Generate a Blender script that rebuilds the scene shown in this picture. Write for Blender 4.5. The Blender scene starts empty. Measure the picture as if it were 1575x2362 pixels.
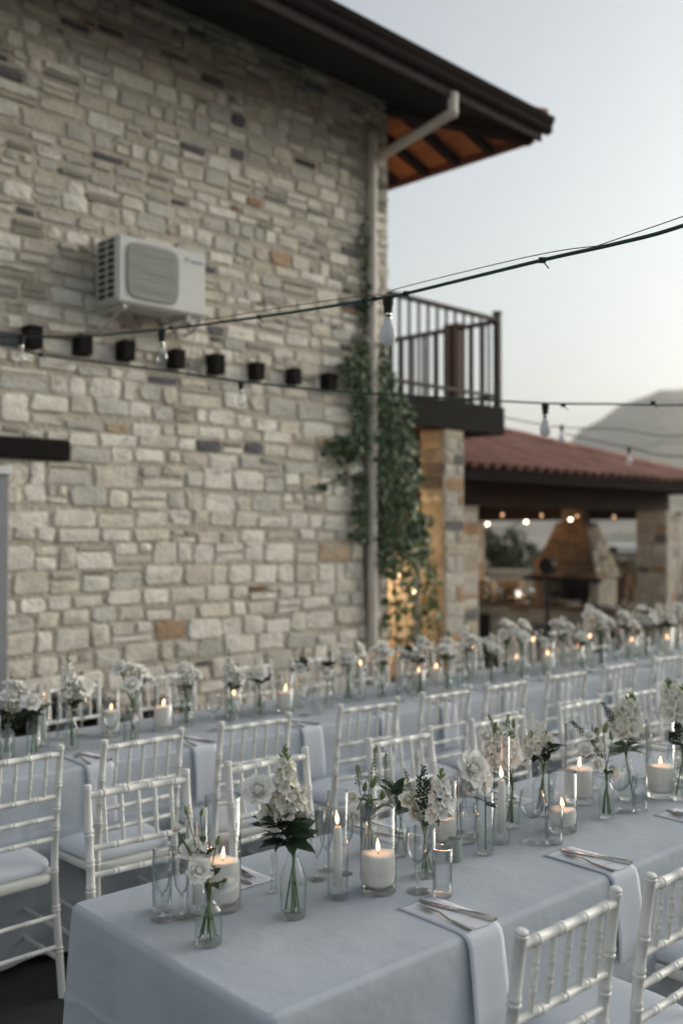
import bpy, math, random
from mathutils import Vector, Matrix
V = Vector
sc = bpy.context.scene
C = sc.collection
R = math.radians
# ---------------------------------------------------------------- camera
CAMZ = 1.72
FPX, CX, CY = 2297.0, 787.5, 1181.0
PITCH = math.atan((1225 - CY) / FPX)
cam = bpy.data.cameras.new('camera'); camo = bpy.data.objects.new('camera', cam); C.objects.link(camo)
FW = V((math.cos(R(45)) * math.cos(PITCH), math.sin(R(45)) * math.cos(PITCH), math.sin(PITCH)))
RT = V((math.sin(R(45)), -math.cos(R(45)), 0))
UP = RT.cross(FW)
camo.location = (0, 0, CAMZ)
camo.rotation_euler = FW.to_track_quat('-Z', 'Y').to_euler()
cam.sensor_fit = 'VERTICAL'; cam.sensor_height = 36; cam.sensor_width = 24; cam.lens = 35.0
cam.clip_start = 0.05; cam.clip_end = 5000
cam.dof.use_dof = True; cam.dof.focus_distance = 2.75; cam.dof.aperture_fstop = 1.75; cam.dof.aperture_blades = 0
sc.camera = camo
# ---------------------------------------------------------------- world, sun, exposure
SUN_EL, SUN_AZ = 15.0, -18.0      # azimuth measured counter-clockwise from +X (the wall's direction)
w = bpy.data.worlds.new('World'); sc.world = w; w.use_nodes = True
nt = w.node_tree; nt.nodes.clear()
sky = nt.nodes.new('ShaderNodeTexSky'); sky.sky_type = 'NISHITA'; sky.sun_disc = False
sky.sun_elevation = R(SUN_EL); sky.sun_rotation = R(90 - SUN_AZ); sky.altitude = 300
sky.air_density = 1.0; sky.dust_density = 4.0; sky.ozone_density = 1.0
hs = nt.nodes.new('ShaderNodeHueSaturation'); hs.inputs['Saturation'].default_value = 0.38; hs.inputs['Value'].default_value = 1.0
tn = nt.nodes.new('ShaderNodeVectorMath'); tn.operation = 'MULTIPLY'; tn.inputs[1].default_value = (.985, 1.0, .975)
bg = nt.nodes.new('ShaderNodeBackground'); bg.inputs['Strength'].default_value = 0.14
wo = nt.nodes.new('ShaderNodeOutputWorld')
nt.links.new(sky.outputs[0], hs.inputs['Color']); nt.links.new(hs.outputs[0], tn.inputs[0]); nt.links.new(tn.outputs[0], bg.inputs['Color']); nt.links.new(bg.outputs[0], wo.inputs['Surface'])
sl = bpy.data.lights.new('sun', 'SUN'); sl.energy = 0.55; sl.angle = R(50); sl.color = (1.0, 0.93, 0.84)
so = bpy.data.objects.new('sun', sl); C.objects.link(so)
so.rotation_euler = V((math.cos(R(SUN_AZ)) * math.cos(R(SUN_EL)), math.sin(R(SUN_AZ)) * math.cos(R(SUN_EL)), math.sin(R(SUN_EL)))).to_track_quat('Z', 'Y').to_euler()
so.location = (-5, -5, 12)
vs = sc.view_settings; vs.view_transform = 'Standard'; vs.look = 'None'; vs.exposure = 0.68; vs.gamma = 1.0; vs.use_curve_mapping = False
cy = sc.cycles; cy.use_denoising = True; cy.max_bounces = 10; cy.transparent_max_bounces = 24; cy.glossy_bounces = 4; cy.diffuse_bounces = 4
cy.transmission_bounces = 8; cy.caustics_reflective = False; cy.caustics_refractive = False; cy.sample_clamp_indirect = 6
try: cy.denoiser = 'OPENIMAGEDENOISE'
except Exception: pass
# ---------------------------------------------------------------- photograph pixel -> direction -> point on a known plane
def ray(u, v): return FW + RT * ((u - CX) / FPX) + UP * ((CY - v) / FPX)
def PZ(u, v, h):
    d = ray(u, v); return V((0, 0, CAMZ)) + d * ((h - CAMZ) / d.z)
def PY(u, v, y):
    d = ray(u, v); return V((0, 0, CAMZ)) + d * (y / d.y)
def PX(u, v, x):
    d = ray(u, v); return V((0, 0, CAMZ)) + d * (x / d.x)
def PD(u, v, z): return V((0, 0, CAMZ)) + ray(u, v) * z
def proj(p):
    q = V(p) - V((0, 0, CAMZ)); z = q.dot(FW)
    return (CX + FPX * q.dot(RT) / z, CY - FPX * q.dot(UP) / z, z)
# ---------------------------------------------------------------- mesh collector
class MB:
    def __init__(s): s.v = []; s.f = []; s.c = []; s.col = (1, 1, 1); s.usec = False
    def add(s, vs, fs):
        n = len(s.v); s.v.extend(tuple(x) for x in vs); s.f.extend(tuple(i + n for i in q) for q in fs); s.c.extend([s.col] * len(vs)); return s
    def color(s, c): s.col = c; s.usec = True; return s
    def join(s, o, M=None):
        n = len(s.v)
        s.v.extend(tuple(M @ V(x)) if M is not None else x for x in o.v); s.f.extend(tuple(i + n for i in q) for q in o.f)
        s.c.extend(o.c); s.usec = s.usec or o.usec; return s
    def box(s, x0, x1, y0, y1, z0, z1):
        return s.add([(x0,y0,z0),(x1,y0,z0),(x1,y1,z0),(x0,y1,z0),(x0,y0,z1),(x1,y0,z1),(x1,y1,z1),(x0,y1,z1)],
                     [(0,3,2,1),(4,5,6,7),(0,1,5,4),(1,2,6,5),(2,3,7,6),(3,0,4,7)])
    def cbox(s, x0, x1, y0, y1, z0, z1, b=.006, M=None):      # box with chamfered edges
        vs = []; idx = {}
        xs, ys, zs = (x0, x1), (y0, y1), (z0, z1)
        for i in (0,1):
            for j in (0,1):
                for k in (0,1):
                    dx, dy, dz = (b if i == 0 else -b), (b if j == 0 else -b), (b if k == 0 else -b)
                    X, Y, Z = xs[i], ys[j], zs[k]
                    idx[i,j,k] = len(vs); vs += [(X, Y+dy, Z+dz), (X+dx, Y, Z+dz), (X+dx, Y+dy, Z)]
        q = lambda i,j,k,a: idx[i,j,k] + a
        fs = [(q(0,0,0,0),q(0,0,1,0),q(0,1,1,0),q(0,1,0,0)), (q(1,0,0,0),q(1,1,0,0),q(1,1,1,0),q(1,0,1,0)),
              (q(0,0,0,1),q(1,0,0,1),q(1,0,1,1),q(0,0,1,1)), (q(0,1,0,1),q(0,1,1,1),q(1,1,1,1),q(1,1,0,1)),
              (q(0,0,0,2),q(0,1,0,2),q(1,1,0,2),q(1,0,0,2)), (q(0,0,1,2),q(1,0,1,2),q(1,1,1,2),q(0,1,1,2))]
        for j in (0,1):
            for k in (0,1): fs.append((q(0,j,k,1),q(1,j,k,1),q(1,j,k,2),q(0,j,k,2)))
        for i in (0,1):
            for k in (0,1): fs.append((q(i,0,k,0),q(i,1,k,0),q(i,1,k,2),q(i,0,k,2)))
            for j in (0,1): fs.append((q(i,j,0,0),q(i,j,1,0),q(i,j,1,1),q(i,j,0,1)))
        for i in (0,1):
            for j in (0,1):
                for k in (0,1): fs.append((q(i,j,k,0),q(i,j,k,1),q(i,j,k,2)))
        if M is not None: vs = [M @ V(x) for x in vs]
        return s.add(vs, fs)
    def tube(s, pts, r, n=8, cap=True):
        pts = [V(p) for p in pts]; m = len(pts)
        rs = r if isinstance(r, (list, tuple)) else [r] * m
        vs = []; t0 = (pts[1] - pts[0]).normalized()
        a = t0.orthogonal().normalized(); b = t0.cross(a)
        for i, p in enumerate(pts):
            t = (pts[min(i+1, m-1)] - pts[max(i-1, 0)]).normalized()
            qd = t0.rotation_difference(t); a = qd @ a; b = qd @ b; t0 = t
            for k in range(n):
                th = 2 * math.pi * k / n
                vs.append(p + (a * math.cos(th) + b * math.sin(th)) * rs[i])
        fs = [(i*n+k, i*n+(k+1) % n, (i+1)*n+(k+1) % n, (i+1)*n+k) for i in range(m-1) for k in range(n)]
        if cap: fs += [tuple(range(n-1, -1, -1)), tuple((m-1)*n+k for k in range(n))]
        return s.add(vs, fs)
    def lathe(s, prof, n=24, c=(0, 0, 0), close=False):
        vs = []; m = len(prof)
        for r, z in prof:
            for k in range(n):
                th = 2 * math.pi * k / n; vs.append((c[0] + r * math.cos(th), c[1] + r * math.sin(th), c[2] + z))
        fs = [(i*n+k, i*n+(k+1) % n, (i+1)*n+(k+1) % n, (i+1)*n+k) for i in range(m-1) for k in range(n)]
        if close: fs += [tuple(range(n-1, -1, -1)), tuple((m-1)*n+k for k in range(n))]
        return s.add(vs, fs)
    def blob(s, c, r, n=6, m=4):
        prof = [(max(1e-4, r * math.sin(math.pi * i / m)), -r * math.cos(math.pi * i / m)) for i in range(m+1)]
        return s.lathe(prof, n, c)
    def mesh(s, name, mat, smooth=False):
        me = bpy.data.meshes.new(name); me.from_pydata([tuple(x) for x in s.v], [], s.f)
        if s.usec:
            at = me.attributes.new('col', 'FLOAT_COLOR', 'POINT')
            flat = []
            for c in s.c: flat += [c[0], c[1], c[2], 1.0]
            at.data.foreach_set('color', flat)
        me.materials.append(mat)
        if smooth:
            me.polygons.foreach_set('use_smooth', [True] * len(me.polygons))
            if smooth == 'auto':
                try: me.set_sharp_from_angle(angle=R(38))
                except Exception: pass
        me.update(); return me
def link(name, me, parent=None, M=None):
    o = bpy.data.objects.new(name, me); C.objects.link(o)
    if parent is not None: o.parent = parent
    if M is not None: o.matrix_local = M
    return o
def obj(name, mb, mat, parent=None, smooth=False, M=None): return link(name, mb.mesh(name, mat, smooth), parent, M)
def tag(o, label=None, cat=None, group=None, kind=None):
    if label: o['label'] = label
    if cat: o['category'] = cat
    if group: o['group'] = group
    if kind: o['kind'] = kind
    return o
def thing(name, label, cat, loc=(0, 0, 0), rz=0, group=None):
    o = bpy.data.objects.new(name, None); C.objects.link(o); o.location = loc; o.rotation_euler = (0, 0, rz); o.empty_display_size = .05
    return tag(o, label, cat, group)
def dup(o, parent=None, M=None, label=None):
    c = o.copy(); C.objects.link(c); c.parent = parent
    if M is not None: c.matrix_local = M
    if label: c['label'] = label
    for ch in list(o.children): dup(ch, c)
    return c
def TR(x, y, z=0, rz=0, s=1): return Matrix.Translation((x, y, z)) @ Matrix.Rotation(rz, 4, 'Z') @ Matrix.Scale(s, 4)
ORD = ['first', 'second', 'third', 'fourth', 'fifth', 'sixth', 'seventh', 'eighth', 'ninth', 'tenth', 'eleventh', 'twelfth', 'thirteenth',
       'fourteenth', 'fifteenth', 'sixteenth', 'seventeenth', 'eighteenth', 'nineteenth', 'twentieth', 'twenty-first', 'twenty-second', 'twenty-third', 'twenty-fourth', 'twenty-fifth'] + ['twenty-' + q for q in ('sixth', 'seventh', 'eighth', 'ninth')] + ['thirtieth'] + ['thirty-' + q for q in ('first', 'second', 'third', 'fourth', 'fifth', 'sixth')]
def spline(pts, k=6):
    pts = [V(p) for p in pts]; out = []
    for i in range(len(pts)-1):
        p0, p1, p2, p3 = pts[max(i-1, 0)], pts[i], pts[i+1], pts[min(i+2, len(pts)-1)]
        for j in range(k):
            t = j / k
            out.append(.5 * ((2*p1) + (p2-p0)*t + (2*p0-5*p1+4*p2-p3)*t*t + (3*p1-p0-3*p2+p3)*t**3))
    out.append(pts[-1]); return out
# ---------------------------------------------------------------- materials
def mat(name, base=(.5, .5, .5), rough=.6, metal=0, attr=False, rand=0, n1=0, s1=8, bump=0, sb=40, bd=.01, spec=.5, coat=0, sss=0, stain=None, tr=0, aniso=(1, 1, 1), streak=None):
    m = bpy.data.materials.new(name); m.use_nodes = True; t = m.node_tree; N = t.nodes; L = t.links
    p = N['Principled BSDF']; p.inputs['Roughness'].default_value = rough; p.inputs['Metallic'].default_value = metal
    p.inputs['Specular IOR Level'].default_value = spec; p.inputs['Coat Weight'].default_value = coat
    tc = N.new('ShaderNodeTexCoord'); mp = N.new('ShaderNodeMapping'); mp.inputs['Scale'].default_value = aniso
    L.new(tc.outputs['Object'], mp.inputs['Vector'])
    if attr:
        a = N.new('ShaderNodeAttribute'); a.attribute_name = 'col'; col = a.outputs['Color']
    else:
        r = N.new('ShaderNodeRGB'); r.outputs[0].default_value = (*base, 1); col = r.outputs[0]
    def mul(col, fac, lo, hi):
        mr = N.new('ShaderNodeMapRange'); mr.inputs['From Min'].default_value = .25; mr.inputs['From Max'].default_value = .75
        mr.inputs['To Min'].default_value = lo; mr.inputs['To Max'].default_value = hi; L.new(fac, mr.inputs['Value'])
        mx = N.new('ShaderNodeVectorMath'); mx.operation = 'SCALE'; L.new(col, mx.inputs[0]); L.new(mr.outputs[0], mx.inputs['Scale']); return mx.outputs[0]
    if n1:
        nz = N.new('ShaderNodeTexNoise'); nz.inputs['Scale'].default_value = s1; nz.inputs['Detail'].default_value = 6; nz.inputs['Roughness'].default_value = .65
        L.new(mp.outputs[0], nz.inputs['Vector']); col = mul(col, nz.outputs['Fac'], 1 - n1, 1 + n1)
    if stain:
        nz = N.new('ShaderNodeTexNoise'); nz.inputs['Scale'].default_value = stain[1]; nz.inputs['Detail'].default_value = 5
        L.new(mp.outputs[0], nz.inputs['Vector'])
        cr = N.new('ShaderNodeMapRange'); cr.inputs['From Min'].default_value = stain[2]; cr.inputs['From Max'].default_value = stain[2] + .12; L.new(nz.outputs['Fac'], cr.inputs['Value'])
        mx = N.new('ShaderNodeMix'); mx.data_type = 'RGBA'; L.new(cr.outputs[0], mx.inputs['Factor']); L.new(col, mx.inputs['A']); mx.inputs['B'].default_value = (*stain[0], 1); col = mx.outputs['Result']
    if streak:
        for (sc_, thr, cc, az) in streak:
            m2 = N.new('ShaderNodeMapping'); m2.inputs['Scale'].default_value = (1, 1, az); L.new(tc.outputs['Object'], m2.inputs['Vector'])
            nz = N.new('ShaderNodeTexNoise'); nz.inputs['Scale'].default_value = sc_; nz.inputs['Detail'].default_value = 7; nz.inputs['Roughness'].default_value = .7; L.new(m2.outputs[0], nz.inputs['Vector'])
            cr = N.new('ShaderNodeMapRange'); cr.inputs['From Min'].default_value = thr; cr.inputs['From Max'].default_value = thr + .14; cr.inputs['To Max'].default_value = .85; L.new(nz.outputs['Fac'], cr.inputs['Value'])
            mx = N.new('ShaderNodeMix'); mx.data_type = 'RGBA'; L.new(cr.outputs[0], mx.inputs['Factor']); L.new(col, mx.inputs['A']); mx.inputs['B'].default_value = (*cc, 1); col = mx.outputs['Result']
    if rand:
        oi = N.new('ShaderNodeObjectInfo'); mr = N.new('ShaderNodeMapRange'); mr.inputs['To Min'].default_value = 1 - rand; mr.inputs['To Max'].default_value = 1 + rand
        L.new(oi.outputs['Random'], mr.inputs['Value']); mx = N.new('ShaderNodeVectorMath'); mx.operation = 'SCALE'; L.new(col, mx.inputs[0]); L.new(mr.outputs[0], mx.inputs['Scale']); col = mx.outputs[0]
    L.new(col, p.inputs['Base Color'])
    if bump:
        nz = N.new('ShaderNodeTexNoise'); nz.inputs['Scale'].default_value = sb; nz.inputs['Detail'].default_value = 5; L.new(mp.outputs[0], nz.inputs['Vector'])
        bp = N.new('ShaderNodeBump'); bp.inputs['Strength'].default_value = bump; bp.inputs['Distance'].default_value = bd
        L.new(nz.outputs['Fac'], bp.inputs['Height']); L.new(bp.outputs[0], p.inputs['Normal'])
    if sss:
        p.inputs['Subsurface Weight'].default_value = sss; p.inputs['Subsurface Radius'].default_value = (.02, .012, .008); p.inputs['Subsurface Scale'].default_value = 1.0
    if tr:
        ts = N.new('ShaderNodeBsdfTranslucent'); L.new(col, ts.inputs['Color']); ms = N.new('ShaderNodeMixShader'); ms.inputs[0].default_value = tr
        L.new(p.outputs[0], ms.inputs[1]); L.new(ts.outputs[0], ms.inputs[2]); L.new(ms.outputs[0], N['Material Output'].inputs['Surface'])
    return m
def emit(name, c, s, mixdiff=None):
    m = bpy.data.materials.new(name); m.use_nodes = True; p = m.node_tree.nodes['Principled BSDF']
    p.inputs['Base Color'].default_value = (*c, 1); p.inputs['Emission Color'].default_value = (*c, 1); p.inputs['Emission Strength'].default_value = s; return m
def thin_glass(name, tint=(.97, .985, .98), edge=(.22, .27, .28), refl=1.7, pwr=2.7):
    m = bpy.data.materials.new(name); m.use_nodes = True; t = m.node_tree; N = t.nodes; L = t.links; N.remove(N['Principled BSDF'])
    lw = N.new('ShaderNodeLayerWeight'); lw.inputs['Blend'].default_value = .5
    pw = N.new('ShaderNodeMath'); pw.operation = 'POWER'; pw.inputs[1].default_value = pwr; L.new(lw.outputs['Facing'], pw.inputs[0])
    mx = N.new('ShaderNodeMix'); mx.data_type = 'RGBA'; mx.inputs['A'].default_value = (*tint, 1); mx.inputs['B'].default_value = (*edge, 1); L.new(pw.outputs[0], mx.inputs['Factor'])
    tb = N.new('ShaderNodeBsdfTransparent'); L.new(mx.outputs['Result'], tb.inputs['Color'])
    gb = N.new('ShaderNodeBsdfGlossy'); gb.inputs['Roughness'].default_value = .015; gb.inputs['Color'].default_value = (.95, .97, 1, 1)
    l2 = N.new('ShaderNodeLayerWeight'); l2.inputs['Blend'].default_value = .5
    fr = N.new('ShaderNodeMath'); fr.operation = 'POWER'; fr.inputs[1].default_value = 4.5; L.new(l2.outputs['Facing'], fr.inputs[0])
    ml = N.new('ShaderNodeMath'); ml.operation = 'MULTIPLY_ADD'; ml.use_clamp = True; ml.inputs[1].default_value = .9 * refl; ml.inputs[2].default_value = .045 * refl; L.new(fr.outputs[0], ml.inputs[0])
    ms = N.new('ShaderNodeMixShader'); L.new(ml.outputs[0], ms.inputs[0]); L.new(tb.outputs[0], ms.inputs[1]); L.new(gb.outputs[0], ms.inputs[2])
    L.new(ms.outputs[0], N['Material Output'].inputs['Surface']); return m
def solid_glass(name, c=(.93, .96, .95), k=.45):
    m = bpy.data.materials.new(name); m.use_nodes = True; p = m.node_tree.nodes['Principled BSDF']
    p.inputs['Base Color'].default_value = (*c, 1); p.inputs['Transmission Weight'].default_value = 1; p.inputs['Roughness'].default_value = .02; p.inputs['IOR'].default_value = 1.48
    t = m.node_tree; tb = t.nodes.new('ShaderNodeBsdfTransparent'); ms = t.nodes.new('ShaderNodeMixShader'); ms.inputs[0].default_value = k
    t.links.new(tb.outputs[0], ms.inputs[1]); t.links.new(p.outputs[0], ms.inputs[2]); t.links.new(ms.outputs[0], t.nodes['Material Output'].inputs['Surface'])
    return m
M = {}
M['stone'] = mat('stone', attr=True, rough=.9, n1=.22, s1=9, bump=.55, sb=26, bd=.02, spec=.2, streak=[(3.4, .575, (.36, .35, .33), 2.6), (2.3, .60, (.56, .44, .29), 2.2), (6.0, .60, (.17, .17, .175), 2.2)])
M['mortar'] = mat('mortar', (.52, .475, .395), .95, n1=.25, s1=5, bump=.8, sb=22, bd=.03, spec=.15)
M['plaster'] = mat('plaster', (.42, .40, .36), .9, n1=.15, s1=2, bump=.3)
M['timber'] = mat('black_timber', (.013, .011, .010), .8, n1=.4, s1=14, bump=.6, sb=30, aniso=(1, 6, 6), spec=.1)
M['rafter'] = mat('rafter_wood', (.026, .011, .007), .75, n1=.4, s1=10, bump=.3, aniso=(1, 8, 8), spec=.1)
M['board'] = mat('soffit_board', (.58, .19, .07), .65, n1=.3, s1=7, rand=.15, bump=.2, aniso=(6, 1, 6), spec=.3)  # orange brightened beyond the wood, in place of warm light under the eave
M['shadedboard'] = mat('shaded_soffit_board', (.020, .014, .012), .8, n1=.3, s1=7, rand=.2, bump=.2, aniso=(6, 1, 6), spec=.15)  # darkened copy of the boards, the eave's shade put into the colour
M['shadedrafter'] = mat('shaded_rafter', (.014, .010, .009), .8, n1=.3, s1=9, spec=.15)  # unused rafter copy with the eave's shade in its colour
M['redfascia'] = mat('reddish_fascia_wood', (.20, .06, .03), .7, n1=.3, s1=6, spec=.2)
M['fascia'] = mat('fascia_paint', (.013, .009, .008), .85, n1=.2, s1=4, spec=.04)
M['trim'] = mat('fascia_trim', (.045, .035, .034), .8, n1=.15, s1=5, spec=.1)
M['gutter'] = mat('gutter_metal', (.012, .008, .0075), .8, n1=.2, s1=5, spec=.06)
M['pipe'] = mat('downpipe_paint', (.66, .61, .53), .55, n1=.18, s1=5, spec=.35)
M['rail'] = mat('railing_wood', (.026, .017, .013), .6, n1=.4, s1=12, spec=.3, rand=.2)
M['redwood'] = mat('reddish_post_wood', (.085, .03, .016), .6, n1=.35, s1=9, aniso=(8, 8, 1), spec=.3)
M['tile'] = mat('clay_tile', (.31, .165, .13), .85, n1=.3, s1=10, rand=.22, bump=.3, sb=30, spec=.2)
M['ac'] = mat('enamel_white', (.62, .62, .59), .45, n1=.05, s1=3)
M['acgrille'] = mat('grille_grey', (.27, .27, .25), .55, n1=.12, s1=6)
M['acdark'] = mat('vent_dark', (.02, .028, .026), .7)
M['logo'] = mat('logo_blue', (.10, .12, .22), .5)
M['door'] = mat('door_grey_paint', (.24, .26, .27), .6, n1=.1, s1=4)
M['white'] = mat('white_paint', (.72, .73, .72), .5, n1=.05)
M['chair'] = mat('chair_white_resin', (.80, .80, .76), .42, n1=.06, s1=9, spec=.45)
M['cushion'] = mat('cushion_fabric', (.64, .67, .72), .95, n1=.06, s1=12, bump=.15, sb=160, bd=.002, spec=.1)
M['cloth'] = mat('table_linen', (.485, .53, .58), .95, n1=.06, s1=3, bump=.65, sb=5, bd=.02, spec=.1)
M['napkin'] = mat('napkin_linen', (.66, .69, .745), .95, n1=.05, s1=6, bump=.2, sb=14, bd=.006, spec=.1)
M['steel'] = mat('steel', (.36, .35, .33), .22, metal=1)
M['ink'] = mat('ink', (.12, .13, .15), .8)
M['paper'] = mat('card_paper', (.68, .70, .74), .9)
M['glass'] = thin_glass('clear_glass')
M['vase'] = thin_glass('vase_glass', (.965, .98, .97), (.35, .45, .41), 1.5, 3.0)
M['water'] = thin_glass('water', (.965, .98, .96), (.80, .85, .80), .5, 3)
M['solid'] = solid_glass('thick_glass')
M['shell'] = thin_glass('drinking_glass', (.985, .99, .99), (.34, .40, .41), 1.25, 2.3)
M['frost'] = mat('frosted_glass', (.50, .56, .54), .5, tr=.45)
M['wax'] = mat('candle_wax', (.92, .91, .88), .75, n1=.05, s1=90, bump=.5, sb=220, bd=.003, tr=.22, spec=.25)
M['wick'] = mat('wick', (.03, .02, .02), .9)
M['flame'] = emit('flame', (1.0, .50, .24), 4.5)
M['petal'] = mat('petal_white', (.95, .94, .89), .75, n1=.05, s1=14, tr=.12, spec=.2)
M['petal2'] = mat('petal_cream', (.93, .91, .81), .8, n1=.07, s1=20, tr=.12, spec=.2)
M['green'] = mat('stem_green', (.10, .16, .055), .6, n1=.25, s1=12, spec=.3)
M['lime'] = mat('bud_green', (.22, .29, .11), .65, n1=.25, s1=20, tr=.2, spec=.3)
M['leaf'] = mat('leaf_dark', (.030, .055, .026), .5, n1=.35, s1=8, rand=.3, tr=.15, spec=.4)
M['sage'] = mat('leaf_sage', (.12, .17, .10), .65, n1=.25, s1=10, tr=.2, spec=.3)
M['ivy'] = mat('ivy_leaf', attr=True, rough=.45, n1=.25, s1=6, tr=.25, spec=.5)
M['bark'] = mat('vine_bark', (.10, .075, .05), .9, n1=.3, s1=12)
M['cable'] = mat('cable_green', (.018, .07, .062), .45, spec=.4)
M['cable2'] = mat('cable_thin_red', (.10, .04, .045), .5)
M['black'] = mat('black_plastic', (.015, .015, .016), .5, spec=.4)
M['bulb'] = mat('frosted_bulb', (.78, .79, .82), .35, tr=.35)
M['dimlit'] = emit('dim_bulb', (1.0, .62, .40), .55)
M['lit'] = emit('lit_bulb', (1.0, .80, .55), 6.0)
M['terrace'] = mat('terrace_stone', (.045, .044, .045), .9, n1=.35, s1=3, bump=.4, sb=9, spec=.2)
M['ground'] = mat('dry_ground', (.17, .14, .10), .95, n1=.35, s1=.4, bump=.4, sb=3, spec=.1)
M['hill'] = mat('hillside', (.50, .45, .375), .95, n1=.15, s1=.03, stain=((.36, .34, .27), .06, .50), bump=.6, sb=.25, bd=3, spec=.05)
M['counter'] = mat('counter_slab', (.20, .13, .08), .45, n1=.3, s1=5)
M['warmlit'] = mat('warm_lit_metal', (.55, .42, .25), .2, metal=1)  # gold tint paints warm lamp light onto the steel serving ware
M['silver'] = mat('polished_steel', (.60, .58, .55), .18, metal=1)
M['bottle'] = mat('bottle_glass', (.015, .022, .012), .12, spec=.6)
M['hood'] = mat('hood_mortar', (.20, .15, .105), .95, n1=.3, s1=6, bump=.5)
M['soot_shade'] = mat('soot_shade', (.008, .008, .008), .95)  # fireplace black, also painted shade for the openings in the counter
M['oak'] = mat('light_wood', (.40, .25, .12), .6, n1=.3, s1=9)
# ================================================================ setting
rng = random.Random(7)
WY = 6.4            # the house's front wall lies at y = 6.4
AC_ = 7.02          # its corner at x = 7.02
b = MB(); b.box(-900, 900, -900, 900, -.9, -.36); tag(obj('ground', b, M['ground']), 'dry earth around the terrace', None, None, 'structure')
b = MB(); b.box(-16, 9.15, -16, 16, -.355, 0.0); tag(obj('terrace', b, M['terrace']), 'dark stone terrace under the tables', None, None, 'structure')
b = MB(); b.box(9.154, 15.2, 4, 13, -.356, -.345); tag(obj('pavement', b, M['terrace']), 'paved floor under the pavilion', None, None, 'structure')
# mountain behind the pavilion: a terrain sheet, ridge heights read from the photograph's skyline at about 600 m
def ridge(t):
    pts = [(-.9, .02), (-.4, .03), (-.1, .028), (.0, .030), (.13, .040), (.21, .077), (.25, .108), (.28, .130), (.325, .147), (.40, .155), (.55, .14), (.8, .10), (1.2, .06), (2.5, .03)]
    for (a, x), (c, y) in zip(pts, pts[1:]):
        if a <= t <= c: k = (t - a) / (c - a); k = k * k * (3 - 2 * k); return x + (y - x) * k
    return .02
b = MB(); NA, NR = 150, 46; hr = random.Random(3); ph = [hr.uniform(0, 6) for _ in range(8)]
vs_ = []
for i in range(NA + 1):
    t = -.9 + 3.0 * i / NA
    for j in range(NR + 1):
        q = j / NR; d = 55 + 900 * q ** 1.3
        dr = (V((FW.x, FW.y, 0)) + RT * t)
        env = min(1, max(0, (d - 60) / 540)); env = env ** 1.15
        hgt = ridge(t) * 600 * env
        if d > 600: hgt -= (d - 600) * .12
        n = math.sin(t * 21 + d * .013 + ph[0]) * .5 + math.sin(t * 47 + ph[1] + d * .03) * .3 + math.sin(t * 90 - d * .05 + ph[2]) * .15 + hr.uniform(-.1, .1)
        hgt += n * 5.5 * env * (1 - .75 * min(1, max(0, 1 - abs(d - 600) / 120)))
        vs_.append((dr.x * d, dr.y * d, hgt - 3 * (1 - min(1, (d - 55) / 60)) - .4))
b.add(vs_, [(i*(NR+1)+j, (i+1)*(NR+1)+j, (i+1)*(NR+1)+j+1, i*(NR+1)+j+1) for i in range(NA) for j in range(NR)])
tag(obj('hills', b, M['hill'], smooth=True), 'bare beige mountain slope beyond the pavilion', None, None, 'structure')
b = MB(); b.box(-1100, 1100, -1100, 1100, -2.0, 112)
hz = bpy.data.materials.new('haze'); hz.use_nodes = True; ht = hz.node_tree; ht.nodes.remove(ht.nodes['Principled BSDF'])
pv = ht.nodes.new('ShaderNodeVolumePrincipled'); pv.inputs['Density'].default_value = .0008; pv.inputs['Color'].default_value = (.97, .95, .92, 1); pv.inputs['Anisotropy'].default_value = .2
ht.links.new(pv.outputs[0], ht.nodes['Material Output'].inputs['Volume'])
tag(obj('haze', b, hz), 'pale evening haze over the valley', None, None, 'stuff')
# ---------------------------------------------------------------- masonry
def pick(rng, z, mood, small=True):
    r = rng.random(); k = rng.uniform(.88, 1.10)
    if mood == 'wall':
        hi = min(1, max(0, (z - 2.3) / 1.6))
        if r < .02 + .02 * hi and small: c = (.15, .15, .155)
        elif r < .03 + .04 * hi and (small or r < .02): c = rng.choice([(.47, .33, .21), (.42, .27, .17), (.52, .41, .29)])
        elif r < .16 + .12 * hi: c = (.58, .555, .495)
        elif r < .45 + .2 * hi: c = (.70, .64, .535)
        else: c = (.80, .76, .67)
        d = 1 - .06 * hi
        return (c[0]*k*d, c[1]*k*d, c[2]*k*d)
    if mood == 'warmlit_stone':  # browner stones, warm light put into the colour of one hood face
        c = rng.choice([(.27, .17, .10), (.22, .14, .085), (.31, .21, .13), (.17, .115, .08)]); return (c[0]*k, c[1]*k, c[2]*k)
    c = rng.choice([(.56, .52, .45)] * 5 + [(.50, .44, .34), (.42, .38, .33), (.50, .44, .34), (.17, .165, .16), (.42, .28, .17), (.60, .57, .50)])
    return (c[0]*k, c[1]*k, c[2]*k)
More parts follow.
